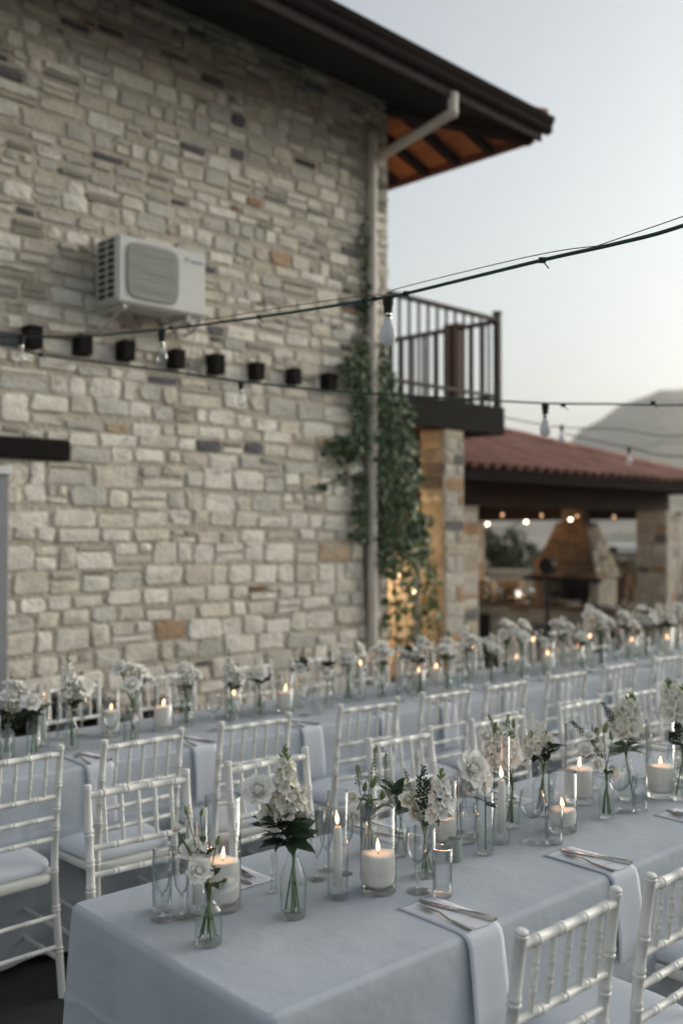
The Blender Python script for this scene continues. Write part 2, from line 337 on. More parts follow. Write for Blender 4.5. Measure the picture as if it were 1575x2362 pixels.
def stone_mb(rng, O, ux, uz, nn, x0, x1, z0, z1, dep, col):
    b = MB().color(col); w, h = x1 - x0, z1 - z0; g = .006
    cr = min(w, h) * rng.uniform(.06, .24)
    base = [(x0+cr, z0), (x1-cr, z0), (x1, z0+cr), (x1, z1-cr), (x1-cr, z1), (x0+cr, z1), (x0, z1-cr), (x0, z0+cr)]
    j = min(w, h) * .11; base = [(x + rng.uniform(-j, j), z + rng.uniform(-j*.6, j*.6)) for x, z in base]
    cx, cz = (x0+x1)/2, (z0+z1)/2; ins = min(.016, min(w, h) * .13)
    def P(x, z, d): return O + ux * x + uz * z + nn * d
    def ring(k, d):
        out = []
        for x, z in base:
            dx, dz = cx - x, cz - z; l = math.hypot(dx, dz); out.append(P(x + dx/l*k, z + dz/l*k, d + (rng.uniform(-.004, .004) if k else 0)))
        return out
    vs = ring(0, -.02) + ring(.003, dep * .55) + ring(ins, dep) + [P(cx + rng.uniform(-.1, .1)*w, cz, dep + rng.uniform(-.002, .009))]
    fs = [(i, (i+1) % 8, 8+(i+1) % 8, 8+i) for i in range(8)] + [(8+i, 8+(i+1) % 8, 16+(i+1) % 8, 16+i) for i in range(8)] + [(16+i, 16+(i+1) % 8, 24) for i in range(8)]
    return b.add(vs, fs)
def masonry(rng, O, ux, uz, nn, xr, H, rows, wid, mood, holes=(), thin=.1, dep=(.005, .014), z0=0, over=0.0, mort=.013):
    O, ux, uz, nn = V(O), V(ux), V(uz), V(nn); out = []; z = z0; row = 0
    while z < H - .03:
        hi = min(1, max(0, (z - 2.2) / 1.5)) if mood == 'wall' else 0
        h = rng.uniform(*rows) * ((1.18 - .22 * hi) if mood == 'wall' else 1)
        if z + h > H - .05: h = H - z
        a, c = xr(z + h / 2); x = a - (rng.uniform(0, wid[0]) if a < c - 1 else 0)
        ph1, ph2 = rng.uniform(0, 6), rng.uniform(0, 6)
        def wob(x): return .014 * math.sin(x * 2.1 + ph1) + .008 * math.sin(x * 5.3 + ph2) if mood == 'wall' else 0
        while x < c - .03:
            w = rng.uniform(*wid) * ((1.1 - .12 * hi) if mood == 'wall' else 1) * (1 + (.25 if rng.random() < .2 else 0))
            if x + w > c - wid[0] * .55: w = c - x
            e = x + w + (rng.uniform(-.012, .014) if over and abs(x + w - c) < 1e-6 else 0)
            cells = [(x, e, z, z + h)]
            r = rng.random()
            if r < thin + .22 * hi and h > .1:
                k = rng.uniform(.35, .65); cells = [(x, e, z, z + h*k), (x, e, z + h*k, z + h)]
                if rng.random() < .35: m_ = x + w * rng.uniform(.35, .65); q = cells.pop(); cells += [(x, m_, q[2], q[3]), (m_, e, q[2], q[3])]
            elif r < thin + .22 * hi + .10: k = rng.uniform(.18, .28); cells = [(x, e, z, z + h*(1-k)), (x, e, z + h*(1-k), z + h)]
            for (p, q, s, t) in cells:
                o_ = wob((p + q) / 2); g = mort * rng.uniform(.5, 1.3); p2, q2, s2, t2 = p + g, q - g, s + o_ + g * .8, t + o_ - g * .8
                p2 = max(p2, a + .002); ok = True
                for (hx0, hx1, hz0, hz1) in holes:
                    if p2 < hx1 and q2 > hx0 and s2 < hz1 and t2 > hz0:
                        opts = [(hx0 - p2, (p2, hx0 - .004, s2, t2)), (q2 - hx1, (hx1 + .004, q2, s2, t2)), (hz0 - s2, (p2, q2, s2, hz0 - .004)), (t2 - hz1, (p2, q2, hz1 + .004, t2))]
                        opts.sort(key=lambda o: -o[0]); p2, q2, s2, t2 = opts[0][1]
                if q2 - p2 < .03 or t2 - s2 < .016: continue
                if t2 > H: t2 = H
                col = pick(rng, (s2 + t2) / 2, mood, (q2 - p2) * (t2 - s2) < .022)
                if t2 - s2 < .055 and rng.random() < .5: kf = rng.uniform(.45, .85); col = tuple(x_ * kf for x_ in col)
                mb = stone_mb(rng, O, ux, uz, nn, p2, q2, s2, t2, rng.uniform(*dep), col)
                ctr = O + ux * ((p2+q2)/2) + uz * ((s2+t2)/2)
                out.append((mb, ctr, (q2-p2) * (t2-s2)))
            x += w
        z += h; row += 1
    return out
def lay(stones, parent, limit=300):
    sc_ = []
    for mb, c, ar in stones:
        u, v, z = proj(c); vis = z > .1 and -40 < u < 1615 and -40 < v < 2400
        sc_.append((ar / (z * z) if vis else -1, mb))
    sc_.sort(key=lambda q: -q[0]); rest = MB()
    for k, (s_, mb) in enumerate(sc_):
        if k < limit and s_ > 0: obj('stone', mb, M['stone'], parent)
        else: rest.join(mb)
    if rest.v: tag(obj('stones', rest, M['stone'], parent), kind='stuff')
# ---------------------------------------------------------------- the stone house
house = thing('stone_house', 'two-storey stone house with dark eaves and a corner balcony', 'house', (0, 0, 0))
DX0, DX1, DZ = 2.15, 3.165, 2.175
b = MB(); b.box(-3, DX0, WY, WY + .4, 0, 5.86); b.box(DX1, AC_, WY, WY + .4, 0, 5.86); b.box(DX0, DX1, WY, WY + .4, DZ, 5.86)
wall = obj('front_wall', b, M['mortar'], house)
b = MB(); b.box(-3, AC_ - .003, WY + .402, 13, 0, 5.85); obj('side_wall', b, M['mortar'], house)
jo = []
for u, v in [(76, 778), (193, 797), (291, 809), (407, 828), (499, 841), (593, 857), (678, 868), (758, 880)]:
    p = PY(u, v, WY - .06); jo.append((p.x, p.z))
lz = PY(80, 1012, WY).z, PY(80, 1060, WY).z
LX1 = PY(161, 1030, WY - .03).x
holes = [(x + 3 - .055, x + 3 + .055, z - .08, z + .08) for x, z in jo] + [(DX0 + 3, DX1 + 3, 0, DZ + .04), (DX0 - .3 + 3, LX1 + 3, lz[1], lz[0])]
lay(masonry(rng, (-3, WY, 0), (1, 0, 0), (0, 0, 1), (0, -1, 0), lambda z: (0, AC_ + 3), 5.8, (.085, .155), (.11, .33), 'wall', holes, over=1, dep=(.007, .02), mort=.0155), wall)
# corner return so that the wall's edge has depth
lay(masonry(rng, (AC_, WY + .03, 0), (0, 1, 0), (0, 0, 1), (1, 0, 0), lambda z: (0, 1.4), 5.8, (.12, .18), (.16, .34), 'wall'), [c for c in house.children if c.name.startswith('side_wall')][0], 0)
for x, z in jo:
    q1, q2 = rng.uniform(-.006, .008), rng.uniform(-.008, .008)
    b = MB(); b.cbox(x - .052 - q1, x + .052, WY - .115 + q2, WY + .1, z - .074 + q2, z + .074 + q1, .007); obj('joist_end', b, M['timber'], house)
b = MB(); b.cbox(DX0 - .3, LX1, WY - .05, WY + .2, lz[1], lz[0], .012); obj('lintel', b, M['timber'], house)
door = obj('door', MB().cbox(DX0 + .07, DX1 - .07, WY + .12, WY + .17, .02, DZ - .07, .004), M['door'], house)
b = MB(); b.cbox(DX1 - .075, DX1 + .012, WY - .035, WY + .2, 0, DZ - .075, .004); b.cbox(DX0 - .012, DX0 + .075, WY - .035, WY + .2, 0, DZ - .075, .004); obj('frame', b, M['door'], door)
b = MB(); b.cbox(DX0 - .02, DX1 + .03, WY - .055, WY + .2, DZ - .072, DZ - .012, .004); obj('head_trim', b, M['white'], door)
b = MB(); b.tube([(DX1 - .16, WY + .12, 1.05), (DX1 - .16, WY + .07, 1.05), (DX1 - .27, WY + .07, 1.05)], .010, 8); obj('handle', b, M['steel'], door)
# eaves: hip roof, the overhang is 1.12 m on both visible sides
EY, EX = 5.276, 8.144; TAN = .30
SO = 5.53                                              # underside of the soffit boards at the fascia
b = MB()
def hipz(x, y): return SO + .10 + TAN * min(y - (EY + .12), (EX - .12) - x)
cor = (EX - .06, EY + .06)
yr = 9.6; top = hipz(0, yr)
cx_ = EX - .12 - (yr - EY - .12)
b.add([(-4, EY + .06, hipz(0, EY + .06)), (cor[0], cor[1], hipz(0, cor[1])), (cx_, yr, top), (-4, yr, top), (cor[0], 2*yr - cor[1], hipz(0, cor[1])), (-4, 2*yr - cor[1], hipz(0, cor[1]))],
      [(0, 1, 2, 3), (1, 4, 2), (3, 2, 4, 5)])
n0 = len(b.v); b.add([(x, y, z - .03) for x, y, z in b.v[:n0]], [(3, 2, 1, 0), (2, 4, 1), (5, 4, 2, 3)])
roof = obj('roof', b, M['tile'], house)
# barrel tiles over the roof's two slopes seen from the yard
def tile_mb(L=.40, r=.075, n=6, th=.014):
    b = MB(); vs = []; 
    for y, rr in ((0, r), (L, r * .86)):
        for q in (0, th):
            for k in range(n + 1):
                a = math.pi * k / n; vs.append((math.cos(a) * (rr - q), y, math.sin(a) * (rr - q) * .8))
    m = n + 1; fs = []
    for k in range(n): fs += [(k, k+1, 2*m+k+1, 2*m+k), (m+k+1, m+k, 3*m+k, 3*m+k+1), (k+1, k, m+k, m+k+1)]
    return b.add(vs, fs)
rt = MB(); tm = tile_mb()
sl_ = math.atan(TAN)
for i in range(62):
    x = -3.6 + i * .19
    for j in range(10):
        y = EY + .02 + j * .36
        if x > (EX - .1) - (y - EY): continue
        rt.join(tm, Matrix.Translation((x, y, hipz(-4, y) + .012)) @ Matrix.Rotation(sl_, 4, 'X'))
for j in range(22):
    y = EY + .25 + j * .19
    for i in range(10):
        x = EX - .02 - i * .36
        if y - EY < EX - x - .05: continue
        rt.join(tm, Matrix.Translation((x, y, SO + .10 + TAN * ((EX - .12) - x) + .012)) @ Matrix.Rotation(math.pi/2, 4, 'Z') @ Matrix.Rotation(sl_, 4, 'X'))
tag(obj('roof_tiles', rt, M['tile'], roof), kind='stuff')
hd = V((-1, 1, TAN)).normalized()
for i in range(11):
    p = V((EX - .05, EY + .05, SO + .155)) + hd * (.36 * i)
    Mx = Matrix.Translation(p) @ hd.to_track_quat('Y', 'Z').to_matrix().to_4x4()
    obj('hip_tile', tile_mb(.42, .105, 8), M['tile'], roof, True, Mx)
# soffit boards, each plank a piece; front boards run along x, side boards along y
bw = .098
for i in range(10):
    y0 = EY + .14 + i * bw; z0 = SO + TAN * (i * bw + .01)
    x1 = EX - .13 - (y0 - EY - .12)
    Mx = Matrix.Translation((0, y0, z0)) @ Matrix.Rotation(sl_, 4, 'X')
    obj('soffit_board', MB().box(-3.5, x1, 0, bw - .006, 0, .02), M['shadedboard'], roof, False, Mx)
for i in range(10):
    x0 = EX - .14 - i * bw; z0 = SO + TAN * (i * bw + .01)
    y0 = EY + .13 + (EX - .12 - x0)
    Mx = Matrix.Translation((x0, 0, z0)) @ Matrix.Rotation(sl_, 4, 'Y')
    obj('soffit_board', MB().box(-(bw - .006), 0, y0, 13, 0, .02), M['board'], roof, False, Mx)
for k in range(16):
    y = EY + .62 + k * .42; Lr = min(1.16, y - EY - .16)
    Mx = Matrix.Translation((EX - .15, y, SO - .004)) @ Matrix.Rotation(sl_, 4, 'Y')
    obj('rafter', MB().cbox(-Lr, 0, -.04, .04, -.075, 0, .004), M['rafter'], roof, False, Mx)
p0 = V((EX - .13, EY + .13, SO - .06)); hl = V((-1, 1, TAN)).normalized()
Mx = Matrix.Translation(p0) @ hl.to_track_quat('Y', 'Z').to_matrix().to_4x4()
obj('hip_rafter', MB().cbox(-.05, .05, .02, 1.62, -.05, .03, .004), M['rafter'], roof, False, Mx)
# fascia, trim and gutter
zb = 5.455
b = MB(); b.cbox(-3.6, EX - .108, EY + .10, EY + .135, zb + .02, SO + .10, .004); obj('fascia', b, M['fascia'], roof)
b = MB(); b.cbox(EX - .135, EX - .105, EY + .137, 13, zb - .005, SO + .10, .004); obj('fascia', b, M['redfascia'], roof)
b = MB(); b.cbox(-3.6, EX - .085, EY + .065, EY + .098, zb, zb + .085, .006); obj('fascia_trim', b, M['trim'], roof)
def gut(b, f, a0, a1):
    pr = [(0.10, .205), (0.10, .07), (.075, .055), (.03, .055), (.004, .085), (.012, .125), (-.012, .16), (-.020, .195), (-.026, .205), (-.016, .207), (.0, .17), (.018, .125), (.012, .09), (.035, .067), (.075, .067), (.09, .075), (.09, .205)]
    m = len(pr); vs = [f(a0, o, h) for o, h in pr] + [f(a1, o, h) for o, h in pr]
    b.add(vs, [(i, (i+1) % m, m + (i+1) % m, m + i) for i in range(m)] + [tuple(range(m)), tuple(range(2*m-1, m-1, -1))])
b = MB(); gut(b, lambda a, o, h: (a, EY + o - .004, zb + .025 + h), -3.6, EX); obj('gutter', b, M['gutter'], roof)
# ---------------------------------------------------------------- porch and balcony at the corner
balc = obj('balcony', MB().cbox(AC_ + .02, 8.905, WY + .15, 10.5, 2.93, 3.03, .01), M['timber'], house)
obj('edge_beam', MB().cbox(AC_ + .015, 8.925, WY + .005, WY + .148, 2.765, 3.065, .01), M['timber'], balc)
obj('edge_beam', MB().cbox(8.78, 8.92, WY + .15, 10.5, 2.767, 2.928, .01), M['timber'], balc)
for k in range(4): obj('joist', MB().cbox(AC_ + .02, 8.778, WY + .45 + k * .42, WY + .54 + k * .42, 2.80, 2.928, .006), M['redwood'], balc)
RZ = 4.05
obj('corner_post', MB().cbox(8.835, 8.905, WY + .03, WY + .10, 3.066, RZ + .05, .006).cbox(8.825, 8.915, WY + .02, WY + .11, RZ + .052, RZ + .07, .004), M['rail'], balc)
obj('top_rail', MB().cbox(AC_ + .03, 8.833, WY + .035, WY + .095, RZ - .045, RZ, .006), M['rail'], balc)
obj('bottom_rail', MB().cbox(AC_ + .03, 8.833, WY + .045, WY + .085, 3.17, 3.205, .004), M['rail'], balc)
for k in range(12):
    x = AC_ + .10 + k * .145
    obj('baluster', MB().cbox(x - .012, x + .012, WY + .053, WY + .077, 3.07, RZ - .046, .003), M['rail'], balc)
obj('top_rail', MB().cbox(8.84, 8.90, WY + .103, 10.4, RZ - .06, RZ - .015, .006), M['rail'], balc)
obj('bottom_rail', MB().cbox(8.85, 8.89, WY + .103, 10.4, 3.17, 3.205, .004), M['rail'], balc)
for k in range(22):
    y = WY + .26 + k * .17
    if abs(y - 7.06) < .13: continue
    obj('baluster', MB().cbox(8.852, 8.888, y - .018, y + .018, 3.04, RZ - .061, .003), M['rail'], balc)
obj('wide_post', MB().cbox(8.80, 8.93, 6.95, 7.17, 3.035, RZ + .015, .008), M['redwood'], balc)
def pillar(parent, name, x0, x1, y0, y1, z0, z1, seed, faces='xy'):
    pl = obj(name, MB().box(x0, x1, y0, y1, z0, z1), M['mortar'], parent); r = random.Random(seed); st = []
    st += masonry(r, (x0, y0, 0), (1, 0, 0), (0, 0, 1), (0, -1, 0), lambda z: (0, x1 - x0), z1, (.11, .18), (.15, .34), 'pillar', z0=z0, thin=.05, over=1)
    st += masonry(r, (x0, y1, 0), (0, -1, 0), (0, 0, 1), (-1, 0, 0), lambda z: (0, y1 - y0), z1, (.11, .18), (.15, .34), 'pillar', z0=z0, thin=.05, over=1)
    if 'X' in faces: st += masonry(r, (x1, y0, 0), (0, 1, 0), (0, 0, 1), (1, 0, 0), lambda z: (0, y1 - y0), z1, (.11, .18), (.15, .34), 'pillar', z0=z0, thin=.05)
    lay(st, pl); return pl
pillar(house, 'porch_pillar', 7.915, 8.225, WY + .03, WY + .35, 0, 2.764, 11)
# the recess behind the porch: short back wall with a dark timber shutter
pb = obj('porch_wall', MB().box(AC_ + .01, 9.14, 7.9, 8.1, 0, 2.76), M['mortar'], house)
lay(masonry(random.Random(12), (AC_ + .01, 7.9, 0), (1, 0, 0), (0, 0, 1), (0, -1, 0), lambda z: (0, 2.12), 2.7, (.12, .18), (.16, .34), 'pillar', holes=[(1.3, 2.12, 1.62, 2.56)]), pb)
for k in range(5): obj('shutter_slat', MB().cbox(8.34 + k * .16, 8.49 + k * .16, 7.855, 7.898, 1.64, 2.5, .005), M['redwood'], pb)
obj('shutter_head', MB().cbox(8.30, 9.14, 7.84, 7.897, 2.505, 2.58, .006), M['board'], pb)
# ---------------------------------------------------------------- downpipe
t = thing('downpipe', 'cream painted downpipe running from the gutter down the stone corner', 'pipe', (0, 0, 0))
px = PY(858, 800, WY - .06).x
zk = PY(858, 372, WY - .06).z
top_ = V((PY(1045, 185, EY + .07).x, EY + .075, 5.50))
b = MB(); b.tube(spline([(px, WY - .062, 0.03), (px, WY - .062, zk - .12), (px + .01, WY - .07, zk - .02), (px + .06, WY - .11, zk + .05)], 4), .046, 12)
obj('vertical_pipe', b, M['pipe'], t, 'auto')
e = V((top_.x, top_.y, 5.33)); s_ = V((px + .05, WY - .10, zk + .04))
b = MB(); b.tube([s_, s_ + (e - s_) * .93] + spline([s_ + (e - s_) * .94, e, V((top_.x, top_.y, 5.36)), top_], 3), .046, 12); obj('offset_pipe', b, M['pipe'], t, 'auto')
for z in (1.0, 2.6, 4.2): obj('bracket', MB().cbox(px - .055, px + .055, WY - .02, WY + .02, z, z + .03, .003).lathe([(.050, 0), (.050, .03)], 14, (px, WY - .062, z)), M['pipe'], t)
# ---------------------------------------------------------------- air conditioner on the wall
p = PY(270, 690, 6.0); q_ = PY(475, 585, 6.0)
ax0, ax1 = PY(272, 640, 6.03).x, PY(476, 640, 6.03).x
az0, az1 = PY(290, 698, 6.03).z, PY(290, 540, 6.03).z
t = thing('air_conditioner', 'white outdoor air conditioner unit bracketed to the stone wall', 'air conditioner', (ax0, 6.03, az0))
W_, H_, D_ = ax1 - ax0, az1 - az0, .28
body = obj('casing', MB().cbox(0, W_, 0, D_, 0, H_, .018), M['ac'], t)
g0, g1, h0, h1 = .09 * W_, .67 * W_, .08 * H_, .93 * H_
b = MB(); m = 10; ring = []
for i in range(28):
    a = 2 * math.pi * i / 28; ca, sa = math.cos(a), math.sin(a); e_ = 5
    ring.append(((g0+g1)/2 + (g1-g0)/2 * math.copysign(abs(ca) ** (2/e_), ca), (h0+h1)/2 + (h1-h0)/2 * math.copysign(abs(sa) ** (2/e_), sa)))
b.add([(x, -.002, z) for x, z in ring] + [(x, -.012, z) for x, z in [((g0+g1)/2 + (x-(g0+g1)/2)*.985, (h0+h1)/2 + (z-(h0+h1)/2)*.985) for x, z in ring]], [(i, (i+1) % 28, 28+(i+1) % 28, 28+i) for i in range(28)] + [tuple(28+i for i in range(28))])
gr = obj('fan_grille', b, M['acgrille'], t)
b = MB()
for k in range(15):
    zz = h0 + (h1-h0) * (k + 1) / 16; b.tube([(g0 + .012, -.017, zz + .004*math.sin(k)), ((g0+g1)/2, -.019, zz + .02*math.sin(k*1.3)), (g1 - .012, -.017, zz)], .0022, 5)
obj('grille_wires', b, M['ac'], gr)
b = MB()
for k in range(9): b.cbox(-.006, .004, .03 + .0, D_ - .03, H_*(.06 + .1*k), H_*(.06 + .1*k) + .012, .001)
for y in (.02, .13, .25): b.cbox(-.008, .004, y, y + .014, H_*.05, H_*.95, .001)
vt = obj('side_vent', MB().box(-.004, .002, .025, D_ - .02, H_*.06, H_*.94), M['acdark'], t); obj('vent_bars', b, M['ac'], vt)
b = MB(); lx = W_ * .74; lz_ = H_ * .80
b.add([(lx, -.003, lz_), (lx + .012, -.003, lz_), (lx + .022, -.003, lz_ + .03), (lx + .010, -.003, lz_ + .03)], [(0, 1, 2, 3)])
b.add([(lx + .022, -.003, lz_ + .018), (lx + .036, -.003, lz_ + .018), (lx + .040, -.003, lz_ + .03), (lx + .026, -.003, lz_ + .03)], [(0, 1, 2, 3)])
for k in range(7):
    x = lx + .055 + k * .017; b.add([(x, -.003, lz_ + .002), (x + .012, -.003, lz_ + .002), (x + .013, -.003, lz_ + .018), (x + .001, -.003, lz_ + .018)], [(0, 1, 2, 3)])
obj('logo', b, M['logo'], t)
for x in (.06, W_ - .16):
    obj('bracket', MB().cbox(x, x + .03, .02, .38, -.035, -.003, .003).cbox(x, x + .03, .345, .368, -.16, -.035, .003).tube([(x + .015, .05, -.035), (x + .015, .35, -.15)], .010, 6), M['ac'], t)

obj('pipe', MB().tube(spline([(W_ + .002, .16, .09), (W_ + .05, .16, .085), (W_ + .075, .18, .02), (W_ + .075, .27, -.05), (W_ + .07, .40, -.08)], 5), .016, 8), M['white'], t, True)
obj('cable', MB().tube(spline([(W_ + .002, .2, .14), (W_ + .06, .2, .13), (W_ + .10, .26, .0), (W_ + .10, .345, -.3), (W_ + .12, .36, -.42)], 5), .006, 6), M['ac'], t, True)
# ================================================================ pavilion with outdoor kitchen, floor 0.35 m lower
FZ = -.345
pav = thing('pavilion', 'open stone pavilion with red clay tile roof beside the house', 'pavilion', (0, 0, 0))
pillar(pav, 'pillar', 9.30, 9.62, 7.30, 7.62, FZ, 2.02, 21)
pillar(pav, 'pillar', 13.80, 14.28, 7.02, 7.50, FZ, 2.02, 22)
pillar(pav, 'pillar', 13.80, 14.28, 10.7, 11.1, FZ, 1.96, 23)
pillar(pav, 'pillar', 9.42, 9.78, 10.7, 11.1, FZ, 1.96, 24)
obj('beam', MB().cbox(9.2, 14.5, 7.32, 7.52, 2.025, 2.40, .01), M['rafter'], pav)
obj('beam', MB().cbox(9.2, 14.5, 10.8, 11.0, 1.965, 2.40, .01), M['rafter'], pav)
obj('beam', MB().cbox(13.95, 14.15, 7.53, 10.79, 1.90, 2.38, .01), M['rafter'], pav)
obj('beam', MB().cbox(9.5, 9.7, 7.53, 10.79, 2.025, 2.38, .01), M['rafter'], pav)
obj('cross_beam', MB().cbox(11.7, 11.86, 7.53, 10.79, 2.10, 2.30, .01), M['rafter'], pav)
RX0, RX1, RY0, RY1, EZ, AZ = 8.40, 14.85, 6.80, 11.6, 2.43, 3.22
ry = (RY0 + RY1) / 2; hx = ry - RY0; A0, A1 = (RX0 + hx, ry, AZ), (RX1 - hx, ry, AZ)
if A1[0] < A0[0] + .2: A0, A1 = ((A0[0] + A1[0]) / 2 - .1, ry, AZ), ((A0[0] + A1[0]) / 2 + .1, ry, AZ)
b = MB(); c4 = [(RX0, RY0, EZ), (RX1, RY0, EZ), (RX1, RY1, EZ), (RX0, RY1, EZ)]
b.add(c4 + [A0, A1], [(0, 1, 5, 4), (1, 2, 5), (2, 3, 4, 5), (3, 0, 4)])
b.add([(x, y, z - .05) for x, y, z in c4 + [A0, A1]], [(4, 5, 1, 0), (5, 2, 1), (5, 4, 3, 2), (4, 0, 3)])
pr = obj('roof', b, M['rafter'], pav)
obj('fascia', MB().cbox(RX0, RX1, RY0 - .03, RY0 + .015, EZ - .14, EZ + .005, .004), M['fascia'], pr)
obj('fascia', MB().cbox(RX1 - .015, RX1 + .03, RY0 + .017, RY1, EZ - .14, EZ + .005, .004), M['fascia'], pr)
ps = math.atan((AZ - EZ) / hx); tme = tile_mb(.40, .098, 6, .014).mesh('tile', M['tile'], True)
sn = math.hypot(hx, AZ - EZ); nrow = int(sn / .335)
for j in range(nrow + 1):
    s_ = -.06 + j * .335; y = RY0 + s_ * math.cos(ps); z = EZ + s_ * math.sin(ps) + .012
    n = 0
    for i in range(30):
        x = RX0 + .11 + i * .2155
        if x < RX0 + (y - RY0) - .05 or x > RX1 - (y - RY0) + .05: continue
        link('tile', tme, pr, Matrix.Translation((x, y, z + rng.uniform(-.006, .006))) @ Matrix.Rotation(ps, 4, 'X') @ Matrix.Rotation(rng.uniform(-.02, .02), 4, 'Z'))
hd = (V(A1) - V(c4[1])).normalized()
for i in range(9):
    p = V(c4[1]) + hd * (.36 * i) + V((0, 0, .06)); Mx = Matrix.Translation(p) @ hd.to_track_quat('Y', 'Z').to_matrix().to_4x4()
    obj('hip_tile', tile_mb(.42, .12, 8), M['tile'], pr, True, Mx)
# counter along the far side
CTX, CTZ = 13.30, .56
ct = thing('kitchen_counter', 'long stone buffet counter inside the pavilion', 'counter', (0, 0, 0))
cb = obj('base', MB().box(CTX, 13.9, 7.52, 10.6, FZ, CTZ - .06), M['mortar'], ct)
lay(masonry(random.Random(31), (CTX, 10.6, FZ), (0, -1, 0), (0, 0, 1), (-1, 0, 0), lambda z: (0, 3.08), CTZ - .06 - FZ, (.13, .2), (.2, .4), 'pillar', holes=[(2.72, 3.05, 0, .72), (.45, .75, 0, .72)]), cb)
obj('countertop', MB().cbox(CTX - .06, 13.92, 7.5, 10.62, CTZ - .058, CTZ, .008), M['counter'], ct)
for y0, y1 in ((7.56, 7.87), (9.86, 10.14)): obj('shade_panel', MB().cbox(CTX - .02, CTX + .004, y0, y1, FZ + .03, .36, .004), M['soot_shade'], ct)  # dark panels stand in for the shade inside the counter's openings
# fireplace with a stone hood
fp = thing('outdoor_fireplace', 'stone barbecue fireplace with a tapering hood under the pavilion roof', 'fireplace', (0, 0, 0))
lo = [V((13.36, 7.92, 1.0)), V((14.10, 7.92, 1.0)), V((14.10, 9.10, 1.0)), V((13.36, 9.10, 1.0))]
hi = [V((13.55, 8.22, 1.86)), V((13.88, 8.22, 1.86)), V((13.88, 8.74, 1.86)), V((13.55, 8.74, 1.86))]
b = MB(); b.add(lo + hi, [(0, 1, 5, 4), (1, 2, 6, 5), (2, 3, 7, 6), (3, 0, 4, 7), (3, 2, 1, 0), (4, 5, 6, 7)])
hood = obj('hood', b, M['hood'], fp)
def trap(a0, a1, b0, b1, seed, mood='warmlit_stone'):          # stones on a trapezoid face a0-a1 (bottom), b0-b1 (top)
    ux = (a1 - a0).normalized(); mid0, mid1 = (a0 + a1) / 2, (b0 + b1) / 2; uz = (mid1 - mid0); uz = (uz - ux * uz.dot(ux)); H = uz.length; uz.normalize(); nn = ux.cross(uz)
    l0, l1 = 0, (b0 - a0).dot(ux); r0, r1 = (a1 - a0).length, (b1 - a0).dot(ux)
    return masonry(random.Random(seed), a0, ux, uz, nn, lambda z: (l0 + (l1 - l0) * z / H, r0 + (r1 - r0) * z / H), H, (.07, .11), (.12, .26), mood, thin=.03)
lay(trap(lo[0], lo[1], hi[0], hi[1], 41, 'pillar') + trap(lo[3], lo[0], hi[3], hi[0], 42), hood)  # pale stones on one face, brown on the other, imitate daylight and lamp
obj('chimney', MB().box(13.60, 13.82, 8.30, 8.68, 1.862, 2.9), M['hood'], fp)
for y0, y1 in ((7.94, 8.10), (8.92, 9.08)): obj('jamb', MB().cbox(13.44, 14.0, y0, y1, CTZ + .002, .998, .01), M['mortar'], fp)
obj('firebox_back', MB().box(13.97, 14.03, 8.065, 8.955, CTZ + .002, .995), M['soot_shade'], fp)
obj('mantel', MB().cbox(13.28, 13.338, 7.82, 9.20, .94, .996, .006), M['soot_shade'], fp)
obj('grate', MB().tube([(13.5, 8.24, .72), (13.5, 8.9, .72)], .012, 6).tube([(13.7, 8.24, .72), (13.7, 8.9, .72)], .012, 6).tube([(13.6, 8.24, .74), (13.6, 8.9, .74)], .012, 6), M['soot_shade'], fp)
# chafing dishes with rolled-back lids
def chafing(u, k):
    p = PX(u, 1375, CTX + .17)
    t = thing('chafing_dish', 'round steel chafing dish with open lid, %s from the tall plank on the counter' % k, 'serving dish', (p.x, p.y, CTZ), R(0), 'chafing dishes on the buffet counter')
    obj('pan', MB().lathe([(.13, .05), (.15, .06), (.15, .10), (.142, .10), (.135, .065)], 20), M['warmlit'], t, True)
    obj('food', MB().lathe([(.001, .085), (.138, .08)], 16), M['oak'], t)
    b = MB(); vs = []
    for i in range(9):
        a = math.pi * i / 8
        for s_ in (0, 1): vs.append((.02 + .12 * s_, -math.cos(a) * .15, .09 + math.sin(a) * .13 + .02 * s_))
    b.add(vs, [(2*i, 2*i+1, 2*i+3, 2*i+2) for i in range(8)]); n = len(vs)
    b.add([(x, y * .96, z - .012) for x, y, z in vs], [(2*i+2, 2*i+3, 2*i+1, 2*i) for i in range(8)]); obj('lid', b, M['silver'], t, True)
    for i in range(3):
        a = i * 2.09; obj('leg', MB().tube([(.11 * math.cos(a), .11 * math.sin(a), .055), (.13 * math.cos(a), .13 * math.sin(a), 0)], .008, 6), M['warmlit'], t)
for u, k in ((1135, 'fourth'), (1172, 'third'), (1214, 'second'), (1292, 'first')): chafing(u, k)
t = thing('wooden_plank', 'narrow upright wooden plank standing on the buffet counter', 'plank', PX(1240, 1375, CTX + .12)); t.location.z = CTZ
obj('board', MB().cbox(-.02, .02, -.06, .06, 0, .72, .006), M['oak'], t); obj('batten', MB().cbox(-.035, -.021, -.05, .05, .58, .64, .004), M['oak'], t)
t = thing('glass_bottle', 'shiny bottle standing on the buffet counter by the chafing dishes', 'bottle', (0, 0, 0)); p = PX(1124, 1372, CTX + .3); t.location = (p.x, p.y, CTZ)
obj('body', MB().lathe([(.001, 0), (.05, 0), (.05, .20), (.045, .24), (.018, .30), (.018, .40)], 14), M['silver'], t, True); obj('cap', MB().lathe([(.022, .40), (.022, .44), (.001, .445)], 12), M['warmlit'], t)
t = thing('steel_tray', 'flat steel tray on the buffet counter below the hood', 'tray', (0, 0, 0)); p = PX(1345, 1380, CTX + .15); t.location = (p.x, p.y, CTZ)
